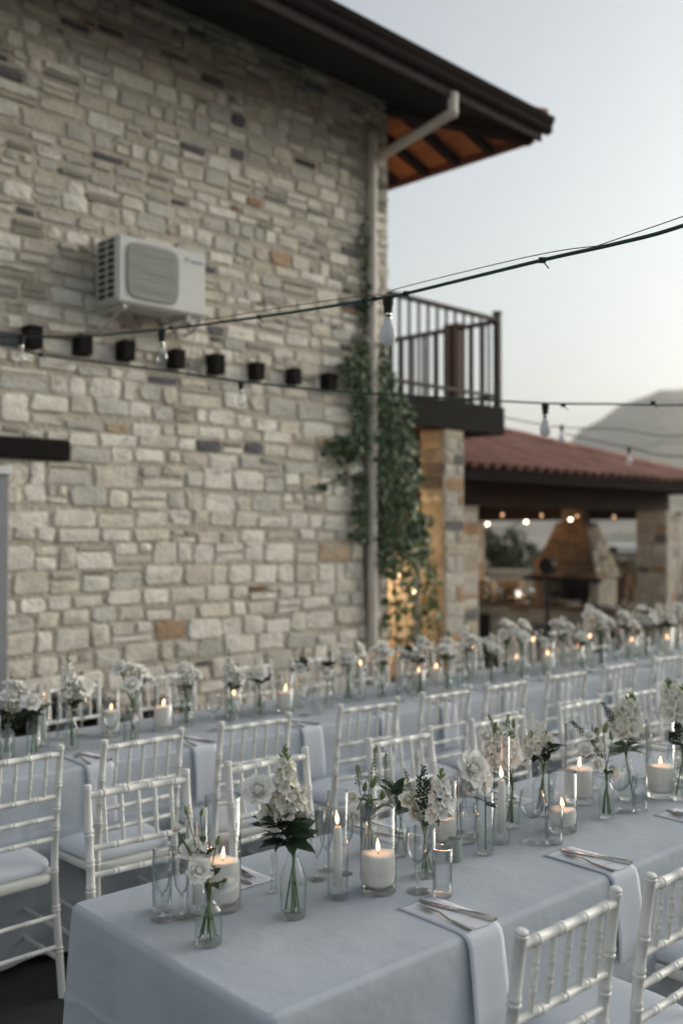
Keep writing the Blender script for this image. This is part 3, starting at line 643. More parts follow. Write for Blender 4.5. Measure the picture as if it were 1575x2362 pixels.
obj('dish', MB().cbox(-.12, .12, -.2, .2, 0, .06, .01), M['silver'], t); obj('handle', MB().tube([(-.121, -.05, .045), (-.15, -.05, .045), (-.15, .05, .045), (-.121, .05, .045)], .006, 6), M['silver'], t)
t = thing('white_box', 'small white box standing against the counter front', 'box', (0, 0, 0)); p = PX(1420, 1398, CTX - .22); t.location = (p.x, p.y, FZ)
obj('stand', MB().cbox(-.1, .1, -.1, .1, 0, .62, .01), M['rafter'], t); obj('box', MB().cbox(-.1, .1, -.115, .115, .622, .78, .01), M['white'], t)
for k, (u, dx) in enumerate(((1152, .42), (1194, .44), (1232, .40), (1262, .06), (1440, .12))):
    p = PX(u, 1372, CTX + dx); hb = rng.uniform(.26, .33)
    t = thing('wine_bottle', 'dark wine bottle on the buffet counter, %s from the far pillar' % ORD[k], 'bottle', (p.x, p.y, CTZ), 0, 'wine bottles on the counter')
    obj('body', MB().lathe([(.001, 0), (.038, 0), (.038, hb * .6), (.03, hb * .7), (.014, hb * .8), (.014, hb)], 12), M['bottle'], t, True); obj('label', MB().lathe([(.0386, hb * .2), (.0386, hb * .45)], 12), M['paper'], t)
for k, (u, n) in enumerate(((1322, 7), (1395, 5), (1470, 8))):
    p = PX(u, 1378, CTX + .1); t = thing('plate_stack', 'stack of white plates on the buffet counter, %s from the fireplace' % ORD[k], 'plates', (p.x, p.y, CTZ), 0, 'plate stacks on the counter')
    for i in range(n): obj('plate', MB().lathe([(.001, .002 + i * .012), (.07, i * .012), (.12, .012 + i * .012), (.118, .016 + i * .012), (.07, .006 + i * .012), (.001, .007 + i * .012)], 18), M['white'], t, True)
for k, (u, dx, w_) in enumerate(((1118, .36, .17), (1180, .40, .2))):
    p = PX(u, 1372, CTX + dx); t = thing('wooden_crate', 'open wooden crate behind the chafing dishes, %s from the far pillar' % ORD[k], 'crate', (p.x, p.y, CTZ), 0, 'crates on the counter')
    for i in range(3): obj('slat', MB().cbox(-.10, -.085, -w_, w_, .01 + i * .11, .10 + i * .11, .003).cbox(.085, .10, -w_, w_, .01 + i * .11, .10 + i * .11, .003), M['oak'], t)
    for q in (-w_, w_ - .02): obj('end_board', MB().cbox(-.084, .084, q, q + .02, 0, .33, .003), M['oak'], t)
# black tripod stand and an easel
t = thing('tripod_stand', 'black tripod stand with round head before the fireplace', 'tripod', (0, 0, 0)); p = PX(1262, 1300, 12.3); t.location = (p.x, p.y, FZ)
obj('pole', MB().tube([(0, 0, .35), (0, 0, 1.5)], .026, 8), M['black'], t)
obj('head', MB().tube([(-.05, .0, 1.56), (.09, .0, 1.56)], .115, 16).tube([(-.07, 0, 1.56), (-.05, 0, 1.56)], .065, 16), M['black'], t)
for i in range(3):
    a = i * 2.094 + 2.6; obj('leg', MB().tube([(0, 0, .75), (.36 * math.cos(a), .36 * math.sin(a), 0.01)], .022, 6), M['black'], t)
obj('collar', MB().lathe([(.03, .70), (.03, .80)], 10, close=True), M['black'], t)
t = thing('wooden_easel', 'thin wooden easel standing by the pavilion pillar', 'easel', (0, 0, 0)); p = PX(1450, 1300, 12.9); t.location = (p.x, p.y, FZ); t.rotation_euler.z = R(45)
for q in ((-.2, -.22), (-.2, .22), (.3, 0)): obj('leg', MB().tube([(q[0], q[1], 0), (0, q[1] * .1, 1.45)], .014, 6), M['oak'], t)
obj('ledge', MB().cbox(-.13, -.08, -.25, .25, .62, .65, .004), M['oak'], t)
# low wall, shed and shrub behind the pavilion
lw = thing('low_garden_wall', 'low warm stone wall just behind the pavilion', 'wall', (0, 0, 0))
w_ = obj('core', MB().box(15.6, 15.9, 10.0, 12.3, -.36, .98), M['mortar'], lw)
lay(masonry(random.Random(51), (15.6, 12.3, -.36), (0, -1, 0), (0, 0, 1), (-1, 0, 0), lambda z: (0, 2.3), 1.30, (.14, .2), (.2, .4), 'pillar'), w_)
sh = thing('garden_shed', 'small shed with pale flat roof beyond the pavilion', 'shed', (22.5, 12.6, -.36), R(45))
obj('wall', MB().box(0, 2.2, -1.0, 1.0, 0, 1.55), M['plaster'], sh); obj('roof', MB().cbox(-.25, 2.4, -1.25, .2, 1.553, 1.73, .01), M['white'], sh); obj('roof_end', MB().cbox(-.2, 2.4, .202, 1.2, 1.553, 1.68, .01), M['rafter'], sh)
obj('door', MB().cbox(-.03, -.002, -.3, .4, 0, 1.35, .004), M['redwood'], sh)
def leaf_tris(b, p, n, s, rg, asp=.62):
    n = V(n).normalized(); a = n.orthogonal().normalized(); a = Matrix.Rotation(rg.uniform(0, 6.28), 3, n) @ a; c = n.cross(a)
    p = V(p); L, Wd = s, s * asp; f = n * (s * .12)
    b.add([p, p + a * L * .45 + c * Wd * .5 + f, p + a * L, p + a * L * .45 - c * Wd * .5 + f, p + a * L * .5], [(0, 4, 1), (4, 2, 1), (0, 3, 4), (4, 3, 2)])
def shrub(name, label, c, rad, n, seed, tone, leaf=.10, trunk=True):
    rg = random.Random(seed); t = thing(name, label, 'shrub', c); b = MB()
    cl = [(V((rg.gauss(0, .5) * rad[0], rg.gauss(0, .5) * rad[1], rad[2] * (1 + rg.uniform(-.7, .75)))), rg.uniform(.22, .45)) for _ in range(26)]
    for _ in range(n):
        q, r_ = rg.choice(cl); d = V((rg.gauss(0, 1), rg.gauss(0, 1), rg.gauss(0, 1))).normalized()
        p = q + V((d.x * rad[0], d.y * rad[1], d.z * rad[2])) * r_ * rg.uniform(.55, 1)
        if p.z < .02: continue
        k = rg.uniform(.6, 1.35); b.color((tone[0]*k, tone[1]*k, tone[2]*k*rg.uniform(.8, 1.2))); leaf_tris(b, p, d + V((0, 0, .5)), leaf * rg.uniform(.7, 1.3), rg)
    tag(obj('crown', b, M['ivy'], t), kind='stuff')
    b = MB()
    for q, r_ in cl[:9]: b.tube([(0, 0, 0), (q.x * .4, q.y * .4, q.z * .5), q], [.03, .02, .006], 5)
    obj('trunk', b, M['bark'], t); return t
p = PD(1160, 1290, 21.5); shrub('olive_shrub', 'rounded olive green shrub seen through the pavilion', (p.x, p.y, -.36), (.80, .80, 1.25), 5200, 61, (.075, .095, .045), .13)
p = PD(1440, 1290, 24.0); shrub('dry_shrub', 'pale dry shrub in front of the garden shed', (p.x - 1.2, p.y - 1.2, -.36), (.45, .45, .75), 1500, 62, (.20, .17, .08), .10)
# dark low plants along the foot of the wall
for k, (u, hh) in enumerate(((45, .5), (120, .62), (205, .5), (330, .48))):
    p = PY(u, 1600, WY - .35); shrub('low_shrub', 'dark low shrub at the wall foot, %s from the door' % ORD[k], (p.x, p.y, 0), (.30, .24, hh * .55), 1500, 70 + k, (.016, .026, .015), .06)['group'] = 'shrubs along the wall foot'
# ---------------------------------------------------------------- ivy climbing the corner and hanging from the balcony
iv = thing('climbing_ivy', 'dark green ivy climbing around the downpipe at the house corner', 'ivy', (AC_, WY, 0))
rg = random.Random(5); b = MB(); O = V((AC_, WY, 0))
blobs = [(845, 560, 13, 60, 90), (848, 660, 14, 60, 80), (842, 720, 12, 35, 50), (868, 528, 8, 14, 18), (838, 820, 22, 40, 170), (820, 865, 34, 34, 240), (835, 905, 26, 40, 120), (880, 830, 16, 50, 120), (885, 900, 30, 50, 300),
         (838, 960, 26, 50, 190), (905, 960, 45, 50, 560), (830, 1020, 30, 28, 130), (790, 1030, 28, 20, 95), (765, 1040, 16, 16, 36), (800, 1060, 26, 12, 40), (735, 1122, 12, 10, 22), (790, 1108, 10, 10, 18),
         (910, 1040, 48, 60, 720), (836, 1120, 20, 30, 90), (833, 1180, 16, 50, 160), (915, 1120, 52, 60, 820), (925, 1200, 52, 60, 800), (830, 1235, 12, 16, 30), (905, 1270, 40, 50, 480), (955, 1250, 32, 50, 260), (895, 1300, 20, 28, 120),
         (985, 1215, 22, 26, 40), (985, 1290, 20, 40, 60), (960, 1330, 40, 40, 130), (925, 1360, 32, 40, 70), (905, 1400, 18, 20, 34), (985, 1400, 24, 60, 60), (950, 1430, 40, 50, 90), (1010, 1440, 18, 50, 40), (940, 1490, 26, 30, 60), (885, 1445, 12, 14, 22), (1000, 1350, 16, 60, 34)]
for (u, v, ru, rv, n) in blobs:
    for _ in range(int(n * .7)):
        a_ = rg.uniform(0, 6.283); rr = rg.random() ** .55
        uu, vv = u + ru * rr * math.cos(a_) * 1.08, v + rv * rr * math.sin(a_) * 1.08
        on_wall = uu < 905
        if 846 < uu < 876 and rg.random() < .92: continue
        p = PY(uu, vv, WY - rg.uniform(.035, .16 if n > 100 else .07)) if on_wall else PY(uu, vv, WY - rg.uniform(-.10, .17))
        k = rg.uniform(.5, 1.45); base = (.055, .098, .042) if rg.random() < .7 else (.13, .19, .075)
        b.color((base[0]*k, base[1]*k, base[2]*k))
        leaf_tris(b, p - O, V((rg.gauss(-.15, .55), -1, rg.gauss(.35, .55))), rg.choice((.03, .04, .05, .065, .085)) * rg.uniform(.85, 1.15), rg, .85)
tag(obj('foliage', b, M['ivy'], iv), kind='stuff')
b = MB()
for u0, pts in enumerate([[(855, 1590), (845, 1400), (838, 1200), (842, 1000), (835, 860), (845, 700), (850, 540)], [(900, 1600), (915, 1450), (905, 1300), (912, 1100), (890, 930), (880, 830)], [(985, 1600), (970, 1450), (985, 1300), (950, 1180), (925, 1010)],
                          [(838, 1060), (800, 1035), (765, 1040)], [(838, 1090), (790, 1105), (735, 1120)], [(1015, 1590), (1010, 1440), (1000, 1330), (960, 1220)]]):
    b.tube(spline([PY(u, v, WY - (.03 if u < 905 else .0)) - O for u, v in pts], 5), .009, 6)
obj('vine_stem', b, M['bark'], iv)
# ---------------------------------------------------------------- lamps that are lit in the photograph
def bulb_lamp(p, label, watt, r=.032, hang=.10, group=None, mk='lit'):
    t = thing('hanging_bulb', label, 'light bulb', p, 0, group)
    obj('glass', MB().blob((0, 0, 0), r, 12, 8), M[mk], t, True); obj('socket', MB().lathe([(.014, r * .8), (.014, r * .8 + .05), (.004, r * .8 + .055)], 8), M['black'], t)
    obj('cord', MB().tube([(0, 0, r * .8 + .05), (0, 0, r * .8 + .05 + hang)], .004, 5), M['black'], t)
    if watt:
        l = bpy.data.lights.new('bulb_light', 'POINT'); l.energy = watt; l.color = (1.0, .62, .30); l.shadow_soft_size = r
        lo_ = bpy.data.objects.new('bulb_light', l); C.objects.link(lo_); lo_.parent = t; lo_.location = (0, 0, -r - .02)
    return t
for k, (u, v) in enumerate(((1124, 1208), (1213, 1203), (1315, 1198))):
    p = PX(u, v, 13.2); bulb_lamp(p, 'lit round bulb under the far pavilion beam, %s from the shrub side' % ORD[k], (3, 3, .3)[k], .024, 1.92 - p.z - .08 if p.z < 1.8 else .05, 'lit bulbs under the far beam')
for k, (u, v) in enumerate(((1158, 1160), (1248, 1166), (1330, 1171), (1415, 1176))):
    p = PY(u, v, 7.42); bulb_lamp(V((p.x, 7.42, 1.93)), 'warm bulb under the front pavilion beam, %s from the house' % ORD[k], 0.25, .02, .02, 'bulbs under the front beam', 'dimlit')
for k, (u, v, y) in enumerate(((910, 1362, 7.2), (953, 1362, 7.3), (925, 1325, 7.4))):
    p = PY(u, v, y); bulb_lamp(p, 'warm fairy light glowing behind the ivy, %s from the downpipe' % ORD[[0, 2, 1][k]], 8, .019, 2.78 - p.z - .07, 'fairy lights behind the ivy')
p = V((7.85, 7.35, 1.75)); bulb_lamp(p, 'porch bulb hanging under the balcony joists behind the ivy', 26, .035, .93)
# ---------------------------------------------------------------- festoon strings
def festoon(name, label, pts, r, mat_, twine=None, seed=0):
    P = [q if isinstance(q, Vector) else PD(*q) for q in pts]; t = thing(name, label, 'light string', P[0]); O = P[0]; sp = spline(P, 10)
    obj('cable', MB().tube([p - O for p in sp], r, 8), mat_, t, True)
    if twine:
        q = [p - O for p in sp]; q2 = [p + V((0, 0, .006 + .020 * abs(math.sin(i * .105 + seed + .3)))) for i, p in enumerate(q)]; obj('support_wire', MB().tube(q2, twine, 5), M['cable2'], t)
    return t, sp
def tie(t, p, s=1.0, a=0):
    p = p - t.location; b = MB(); b.tube([p + V((-.006, .006, 0)) * s, p + V((.006, -.006, 0)) * s], .0085 * s, 8); d = V((math.cos(a) * .6, -math.cos(a) * .6, -1)).normalized()
    b.tube([p, p + d * .028 * s], .0018 * s, 4); obj('cable_tie', b, M['black'], t)
def drop_bulb(p, label, s=1.0, clear=True, group='unlit bulbs on the light strings'):
    t = thing('string_bulb', label, 'light bulb', p, R(rng.uniform(0, 90)), group)
    obj('socket', MB().lathe([(.016, -.002), (.020, -.004), (.020, -.03), (.017, -.034), (.0165, -.062), (.001, -.062)], 14).tube([(-.026, 0, -.008), (.026, 0, -.008)], .009, 8), M['black'], t, 'auto')
    obj('cap', MB().lathe([(.0135, -.0625), (.0135, -.069), (.0145, -.070), (.0135, -.072), (.0135, -.084)], 14), M['silver'], t, 'auto')
    obj('glass', MB().lathe([(.0135, -.085), (.016, -.095), (.024, -.115), (.0295, -.135), (.030, -.150), (.026, -.166), (.016, -.178), (.001, -.182)], 20), M['glass' if clear else 'bulb'], t, True)
    if clear: obj('filament', MB().tube([(-.004, 0, -.09), (-.007, 0, -.13), (.007, 0, -.13), (.004, 0, -.09)], .0012, 5), M['white'], t)
    t.scale = (s, s, s); return t
t1, s1 = festoon('festoon_cable', 'thick green and violet cable of the light string crossing before the air conditioner', [(-420, 772, 6.3), (0, 776, 5.85), (190, 775, 5.6), (372, 760, 5.2), (600, 731, 4.3), (840, 694, 3.75), (893, 684, 3.6), (940, 676, 3.5), (1250, 600, 3.0), (1420, 562, 2.85), (1575, 520, 2.75), (1900, 400, 2.6), V((3.58, .22, 3.02))], .0062, M['cable'], .0016)
for u, v, z, a in ((840, 693, 3.745, .5), (862, 689, 3.69, -2), (936, 677, 3.51, .3), (1250, 600, 3.0, .4), (598, 731, 4.31, .6), (395, 757, 5.1, .3), (437, 751, 4.95, 2)): tie(t1, PD(u, v, z), 1.15, a)
drop_bulb(PD(895, 684, 3.6), 'frosted bulb hanging on the light string before the balcony railing', .98, False)
drop_bulb(PD(374, 762, 5.2), 'clear bulb hanging on the light string under the air conditioner')
drop_bulb(PD(50, 772, 5.8), 'bulb on the upper light string next to the door-side joist end')
t2, s2 = festoon('festoon_cable', 'thin green cable sagging below the joist ends and past the balcony', [(-260, 770, 6.2), (0, 792, 5.9), (95, 818, 5.8), (355, 851, 5.6), (560, 880, 5.5), (790, 903, 5.45), (1075, 920, 5.4), (1255, 930, 5.4), (1420, 932, 5.5), (1575, 934, 5.6), (1900, 925, 5.9), V((12.57, 3.58, 3.25))], .0052, M['cable'])
for u, v, z in ((95, 818, 5.8), (1298, 934, 5.4), (1505, 929, 5.55)): tie(t2, PD(u, v, z), 1.4)
drop_bulb(PD(556, 880, 5.5), 'small bulb on the lower light string before the stone wall', .75)
drop_bulb(PD(1257, 930, 5.4), 'bulb on the lower light string against the sky beside the balcony', 1.0, False)
t3, s3 = festoon('festoon_cable', 'faint far light string crossing before the mountain', [(1165, 963, 9.5), (1290, 985, 10), (1430, 990, 10.5), (1600, 1003, 11), V((12.57, 3.58, 3.15))], .006, M['black'])
drop_bulb(PD(1295, 980, 10), 'far bulb hanging below the lower string over the pavilion roof', 1.0, False)
t4, s4 = festoon('festoon_cable', 'faint far light string sagging low over the pavilion roof', [(1300, 1000, 11.2), (1380, 1018, 11), (1450, 1032, 10.8), (1600, 1055, 10.5), V((12.57, 3.58, 2.6))], .006, M['black'])
drop_bulb(PD(1450, 1030, 10.8), 'bulb hanging just above the pavilion tiles', 1.1, False)

for lab, x, y, z0, h in (('slim steel pole carrying the light string beside the outer table', 3.6, .2, 0, 3.1), ('slim steel pole carrying the far light strings before the pavilion', 12.6, 3.6, -.36, 3.7)):
    t = thing('string_pole', lab, 'pole', (x, y, z0), 0, 'poles of the light strings')
    obj('shaft', MB().tube([(0, 0, .02), (0, 0, h)], .024, 12), M['black'], t, 'auto'); obj('base', MB().lathe([(.001, 0), (.2, 0), (.2, .02), (.05, .03), (.001, .03)], 20), M['black'], t, 'auto'); obj('hook', MB().tube([(0, 0, h - .08), (-.05, .04, h - .06), (-.05, .04, h - .1)], .005, 6), M['steel'], t)
# ================================================================ tables
TZ = .752
T1 = dict(o=V((1.305, 1.515, 0)), a=R(-2.6), L=6.2, W=.83)
T2 = dict(o=V((.55, 3.735, 0)), a=R(-2.9), L=10.2, W=.76)
def tp(T, x, y, z=0):
    c, s = math.cos(T['a']), math.sin(T['a']); return V((T['o'].x + c * x - s * y, T['o'].y + s * x + c * y, z))
def tl(T, p):
    c, s = math.cos(T['a']), math.sin(T['a']); d = V(p) - T['o']; return (c * d.x + s * d.y, -s * d.x + c * d.y)
def table(T, label, clabel, seed):
    t = thing('banquet_table', label, 'table', T['o'], T['a'], 'banquet tables')
    L, W = T['L'], T['W']
    n = int(L / 2)
    for k in range(n):
        obj('tabletop', MB().cbox(.012 + k * (L - .024) / n, .008 + (k + 1) * (L - .024) / n, .012, W - .012, .715, .743, .006), M['oak'], t)
        for x in (.15, .85):
            xx = (k + x) * L / n
            for y in (.12, W - .12): obj('leg', MB().tube([(xx, y, 0), (xx, y, .714)], .016, 8), M['black'], t)
    r = random.Random(seed); rc = .035; per = []
    def arc(cx, cy, a0):
        for i in range(7):
            a = a0 + math.pi / 2 * i / 6; per.append((cx + rc * math.cos(a), cy + rc * math.sin(a), math.cos(a), math.sin(a), 1))
    def line(x0, y0, x1, y1, nx, ny):
        l = math.hypot(x1 - x0, y1 - y0); m = max(2, int(l / .018))
        for i in range(1, m): per.append((x0 + (x1 - x0) * i / m, y0 + (y1 - y0) * i / m, nx, ny, 0))
    arc(rc, rc, math.pi); line(rc, 0, L - rc, 0, 0, -1); arc(L - rc, rc, -math.pi / 2); line(L, rc, L, W - rc, 1, 0); arc(L - rc, W - rc, 0); line(L - rc, W, rc, W, 0, 1); arc(rc, W - rc, math.pi / 2); line(0, W - rc, 0, rc, -1, 0)
    N = len(per); s = 0; S = []
    for i, p in enumerate(per):
        if i: s += math.hypot(p[0] - per[i-1][0], p[1] - per[i-1][1])
        S.append(s)
    ph = [r.uniform(0, 6.28) for _ in range(6)]
    rings = [(-.016, TZ + .0005), (-.006, TZ - .001), (.001, TZ - .006), (.004, TZ - .014)] + [(.005, TZ - .014 - .70 * (k / 13) ** 1.05) for k in range(1, 14)]
    rings = sorted(rings + [(.005, .53), (.005, .522), (.005, .515), (.005, .508), (.005, .50)], key=lambda q: -q[1])
    vs = []
    for q, (o, z) in enumerate(rings):
        dp = max(0, (TZ - .02 - z) / .70)
        for i, (x, y, nx, ny, cn) in enumerate(per):
            s = S[i]; dc = min(math.hypot(x - cx, y - cy) for cx in (0, L) for cy in (0, W))
            f = (.55 * math.sin(s * 13.0 + ph[0] + math.sin(s * 2.3 + ph[3])) + .45 * math.sin(s * 21 + ph[1]) + .5 * math.sin(s * 5.1 + ph[2])) * .022
            f *= (1.9 if abs(nx) > .9 else 1.0) * dp ** 1.1 * (1.0 + .7 * math.sin(s * 1.7 + ph[4]))
            f += dp * .012 + (.070 * math.exp(-(dc / .035) ** 2) - .034 * math.exp(-((dc - .10) / .04) ** 2) + .022 * math.sin(s * 31 + ph[5]) * math.exp(-(dc / .22) ** 2)) * dp ** .85
            f += .0045 * math.exp(-(((s + ph[3] * .1) % .58 - .29) / .016) ** 2) * min(1, dp * 4) + .0035 * math.exp(-((z - .515) / .008) ** 2)
            vs.append((x + nx * (o + f), y + ny * (o + f), z))
    b = MB(); b.add(vs, [(q * N + i, (q + 1) * N + i, (q + 1) * N + (i + 1) % N, q * N + (i + 1) % N) for q in range(len(rings) - 1) for i in range(N)])
    # top sheet with faint fold creases
    nx_, ny_ = int(L / .05), 16; tv = []
    for i in range(nx_ + 1):
        for j in range(ny_ + 1):
            x, y = .014 + (L - .028) * i / nx_, .014 + (W - .028) * j / ny_
            e = min(1, min(x, L - x, y, W - y) / .06)
            tv.append((x, y, TZ + .0006 + e * .0012 * (math.sin(x * 3.1 + y * 5 + ph[0]) * math.sin(y * 9 - x * 2 + ph[5])) + e * .0022 * math.exp(-((y - W * .36) / .010) ** 2) + e * .0020 * math.exp(-(((x + .37) % 1.15 - .5) / .012) ** 2)))
    b.add(tv, [(i*(ny_+1)+j, (i+1)*(ny_+1)+j, (i+1)*(ny_+1)+j+1, i*(ny_+1)+j+1) for i in range(nx_) for j in range(ny_)])
    c = obj('tablecloth', b, M['cloth'], None, True); c.location = T['o']; c.rotation_euler.z = T['a']
    tag(c, clabel, 'tablecloth', 'tablecloths')
    return t
table(T1, 'long table with chairs on both sides, its bare end towards the yard', 'pale blue-grey cloth on the table farther from the wall', 1)
table(T2, 'long table standing along the stone wall', 'pale blue-grey cloth on the table along the wall', 2)
# ---------------------------------------------------------------- chairs with bamboo-turned posts
def turned(pts, r0, r1, rings, n=10, btn=False):
    pts = [V(p) for p in pts]; cum = [0]
    for a, c in zip(pts, pts[1:]): cum.append(cum[-1] + (c - a).length)
    T = cum[-1]
    def at(s):
        s = min(max(s, 0), T)
        for i in range(len(pts) - 1):
            if s <= cum[i+1] + 1e-9: return pts[i] + (pts[i+1] - pts[i]) * ((s - cum[i]) / max(1e-9, cum[i+1] - cum[i]))
        return pts[-1]
    st = {0.0: 1, T: 1}
    for c in cum[1:-1]: st[c] = 1
    for q in rings:
        s = q * T
        for d, k in ((-.0125, 1.0), (-.009, 1.2), (-.005, 1.2), (-.0025, 1.02), (0.0025, 1.02), (.005, 1.2), (.009, 1.2), (.0125, 1.0)): st[s + d] = k
    if btn:
        st.pop(T)
        for d, k in ((-.020, 1.0), (-.017, 1.16), (-.013, 1.18), (-.011, 1.02), (-.008, 1.15), (-.004, 1.1), (-.001, .8), (0, .35)): st[T + d] = k
    ks = sorted(k for k in st if 0 <= k <= T)
    return MB().tube([at(s) for s in ks], [(r0 + (r1 - r0) * s / T) * st[s] for s in ks], n)
def make_chair():
    t = thing('banquet_chair', '', 'chair'); cm = M['chair']
    post = lambda s: [(s*.182, -.055, 0), (s*.178, -.012, .30), (s*.175, 0, .45), (s*.173, -.015, .66), (s*.172, -.050, .93)]
    def py(z):
        P = post(1)
        for a, c in zip(P, P[1:]):
            if a[2] <= z <= c[2]: k = (z - a[2]) / (c[2] - a[2]); return a[0] + (c[0]-a[0])*k, a[1] + (c[1]-a[1])*k
    for s in (-1, 1):
        obj('back_post', turned(post(s), .0150, .0128, [.18, .34, .49, .66, .745, .84], 12, True), cm, t, 'auto')
        obj('front_leg', turned([(s*.186, .372, .0), (s*.186, .362, .43)], .0125, .0165, [.3, .62], 10), cm, t, 'auto')
    for nm, z, r in (('top_rail', .895, .0115), ('back_rail', .735, .0098), ('back_rail', .655, .0092), ('back_rail', .575, .0092)):
        x, y = py(z); obj(nm, turned([(-x, y, z), (0, y - .004, z), (x, y, z)], r, r, [.14, .38, .62, .86] if nm == 'top_rail' else [.25, .5, .75], 10), cm, t, 'auto')
    for k in range(5):
        x = (-2 + k) * .0585; y1, y0 = py(.89)[1] - .003, py(.735)[1] - .003
        obj('spindle', turned([(x, y0, .737), (x, y1, .892)], .0072, .0072, [.36, .66], 8), cm, t, 'auto')
    # seat frame
    def sq(hw, y0, y1, z, n=36, e=6):
        out = []
        for i in range(n):
            a = 2*math.pi*i/n; ca, sa = math.cos(a), math.sin(a); fx = math.copysign(abs(ca)**(2/e), ca); fy = math.copysign(abs(sa)**(2/e), sa)
            yy = (y0+y1)/2 + (y1-y0)/2*fy; out.append((fx * (hw - .012 + .016 * (yy - y0)/(y1-y0)), yy, z))
        return out
    def rings(rs):
        b = MB(); n = len(rs[0]); vs = [p for r in rs for p in r]
        b.add(vs, [(q*n+i, q*n+(i+1) % n, (q+1)*n+(i+1) % n, (q+1)*n+i) for q in range(len(rs)-1) for i in range(n)] + [tuple(range(n-1, -1, -1)), tuple((len(rs)-1)*n+i for i in range(n))]); return b
    obj('seat_frame', rings([sq(.196, -.012, .392, .412), sq(.202, -.016, .398, .418), sq(.204, -.018, .40, .436), sq(.200, -.014, .396, .446)]), cm, t, 'auto')
    cu = [sq(.186, .012, .388, .4465, e=5), sq(.198, .004, .396, .452, e=5), sq(.203, .0, .402, .464, e=4.5), sq(.200, .004, .398, .474, e=4.5), sq(.186, .016, .386, .484, e=4), sq(.13, .07, .33, .4915, e=3.2), sq(.05, .14, .26, .4935, e=2.5)]
    obj('cushion', rings(cu), M['cushion'], t, True)
    for z in (.13, .24):
        for s in (-1, 1): obj('stretcher', turned([(s*.181, -.03 if z < .2 else -.018, z), (s*.186, .366, z)], .0085, .0085, [.35, .7], 8), cm, t, 'auto')
        obj('stretcher', turned([(-.186, .366, z + .03), (.186, .366, z + .03)], .0085, .0085, [.33, .67], 8), cm, t, 'auto')
        obj('stretcher', turned([(-.181, -.03 if z < .2 else -.018, z + .05), (.181, -.03 if z < .2 else -.018, z + .05)], .0085, .0085, [.33, .67], 8), cm, t, 'auto')
    return t
proto = make_chair(); used = [False]
def chair(x, y, rz, label, group):
    o = proto if not used[0] else dup(proto)
    used[0] = True; o.location = (x, y, 0); o.rotation_euler = (0, 0, rz); o['label'] = label; o['category'] = 'chair'; o['group'] = group
    return o
rc = random.Random(17)
G = ['chairs on the yard side of the outer table', 'chairs on the wall side of the outer table', 'chairs on the yard side of the wall table', 'chairs on the wall side of the wall table']
# yard side of table 1 (seat towards +y)
for k, (x, y) in enumerate(((1.845, 1.15), (2.325, 1.13), (2.96, 1.10), (3.53, 1.07))):
    chair(x - .01, y + .05, R(-2 + rc.uniform(-2, 2)), 'white bamboo-style chair on the yard side of the outer table, %s from its bare end' % ORD[k], G[0])
for k, (x, y, a) in enumerate(((1.81, 2.745, -8), (2.325, 2.70, -3), (2.945, 2.625, -2.5), (3.54, 2.59, -3), (4.15, 2.56, -1.5), (4.62, 2.52, -4), (5.2, 2.5, -3), (5.8, 2.47, -3))):
    chair(x, y - .05, math.pi + R(a), 'white bamboo-style chair facing the yard at the outer table, %s from its bare end' % ORD[k], G[1])
for k, (x, y) in enumerate(((1.14, 3.36), (1.715, 3.36), (2.22, 3.31), (2.76, 3.27), (3.40, 3.21), (3.93, 3.18), (4.40, 3.15), (4.95, 3.12), (5.5, 3.10), (6.06, 3.07), (6.62, 3.04), (7.2, 3.02))):
    chair(x, y + .05, R(-3 + rc.uniform(-4, 4)), 'white bamboo-style chair facing the wall at the wall table, %s from the door end' % ORD[k], G[2])
for k, x in enumerate((2.12, 2.69, 3.27, 3.85, 4.35, 4.82, 5.3, 5.82, 6.36, 6.92, 7.5, 8.05)):
    chair(x, tp(T2, x - .55, 1.03).y, math.pi + R(-3 + rc.uniform(-4, 4)), 'white chair backing onto the stone wall at the wall table, %s from the door end' % ORD[k], G[3])
# ---------------------------------------------------------------- napkins, cutlery, cards
def napkin_mb(w, inside, drop):
    path = [(inside, .0022), (inside - .01, .0030), (inside * .6, .0030), (.03, .0032), (.008, .0026), (-.003, -.001), (-.0105, -.010), (-.0145, -.03), (-.022, -drop * .4), (-.034, -drop * .75), (-.040, -drop)]
    b = MB(); vs = []; m = 9
    for i in range(m):
        x = -w/2 + w * i / (m-1)
        for j, (y, z) in enumerate(path):
            k = max(0, -z); vs.append((x * (1 - .05 * k) + .004 * math.sin(j), y - .008 * k * math.sin(x * 34) * 2, z + (.0006 * math.sin(x * 70 + j) if z > 0 else 0)))
    n = len(path); b.add(vs, [(i*n+j, i*n+j+1, (i+1)*n+j+1, (i+1)*n+j) for i in range(m-1) for j in range(n-1)])
    n0 = len(vs); b2 = [(x, y + .0026, z - .0026) if z <= -.001 else (x, y, z - .0022) for x, y, z in vs]
    b.add(b2, [((i+1)*n+j, (i+1)*n+j+1, i*n+j+1, i*n+j) for i in range(m-1) for j in range(n-1)])
    edge = [i * n for i in range(m)] + [(m-1)*n + j for j in range(1, n)] + [i*n + n-1 for i in range(m-2, -1, -1)] + [j for j in range(n-2, 0, -1)]
    b.f += [(edge[i], edge[(i+1) % len(edge)], edge[(i+1) % len(edge)] + n0, edge[i] + n0) for i in range(len(edge))]
    return b
napkin_me = napkin_mb(.128, .225, .235).mesh('napkin', M['napkin'], True)
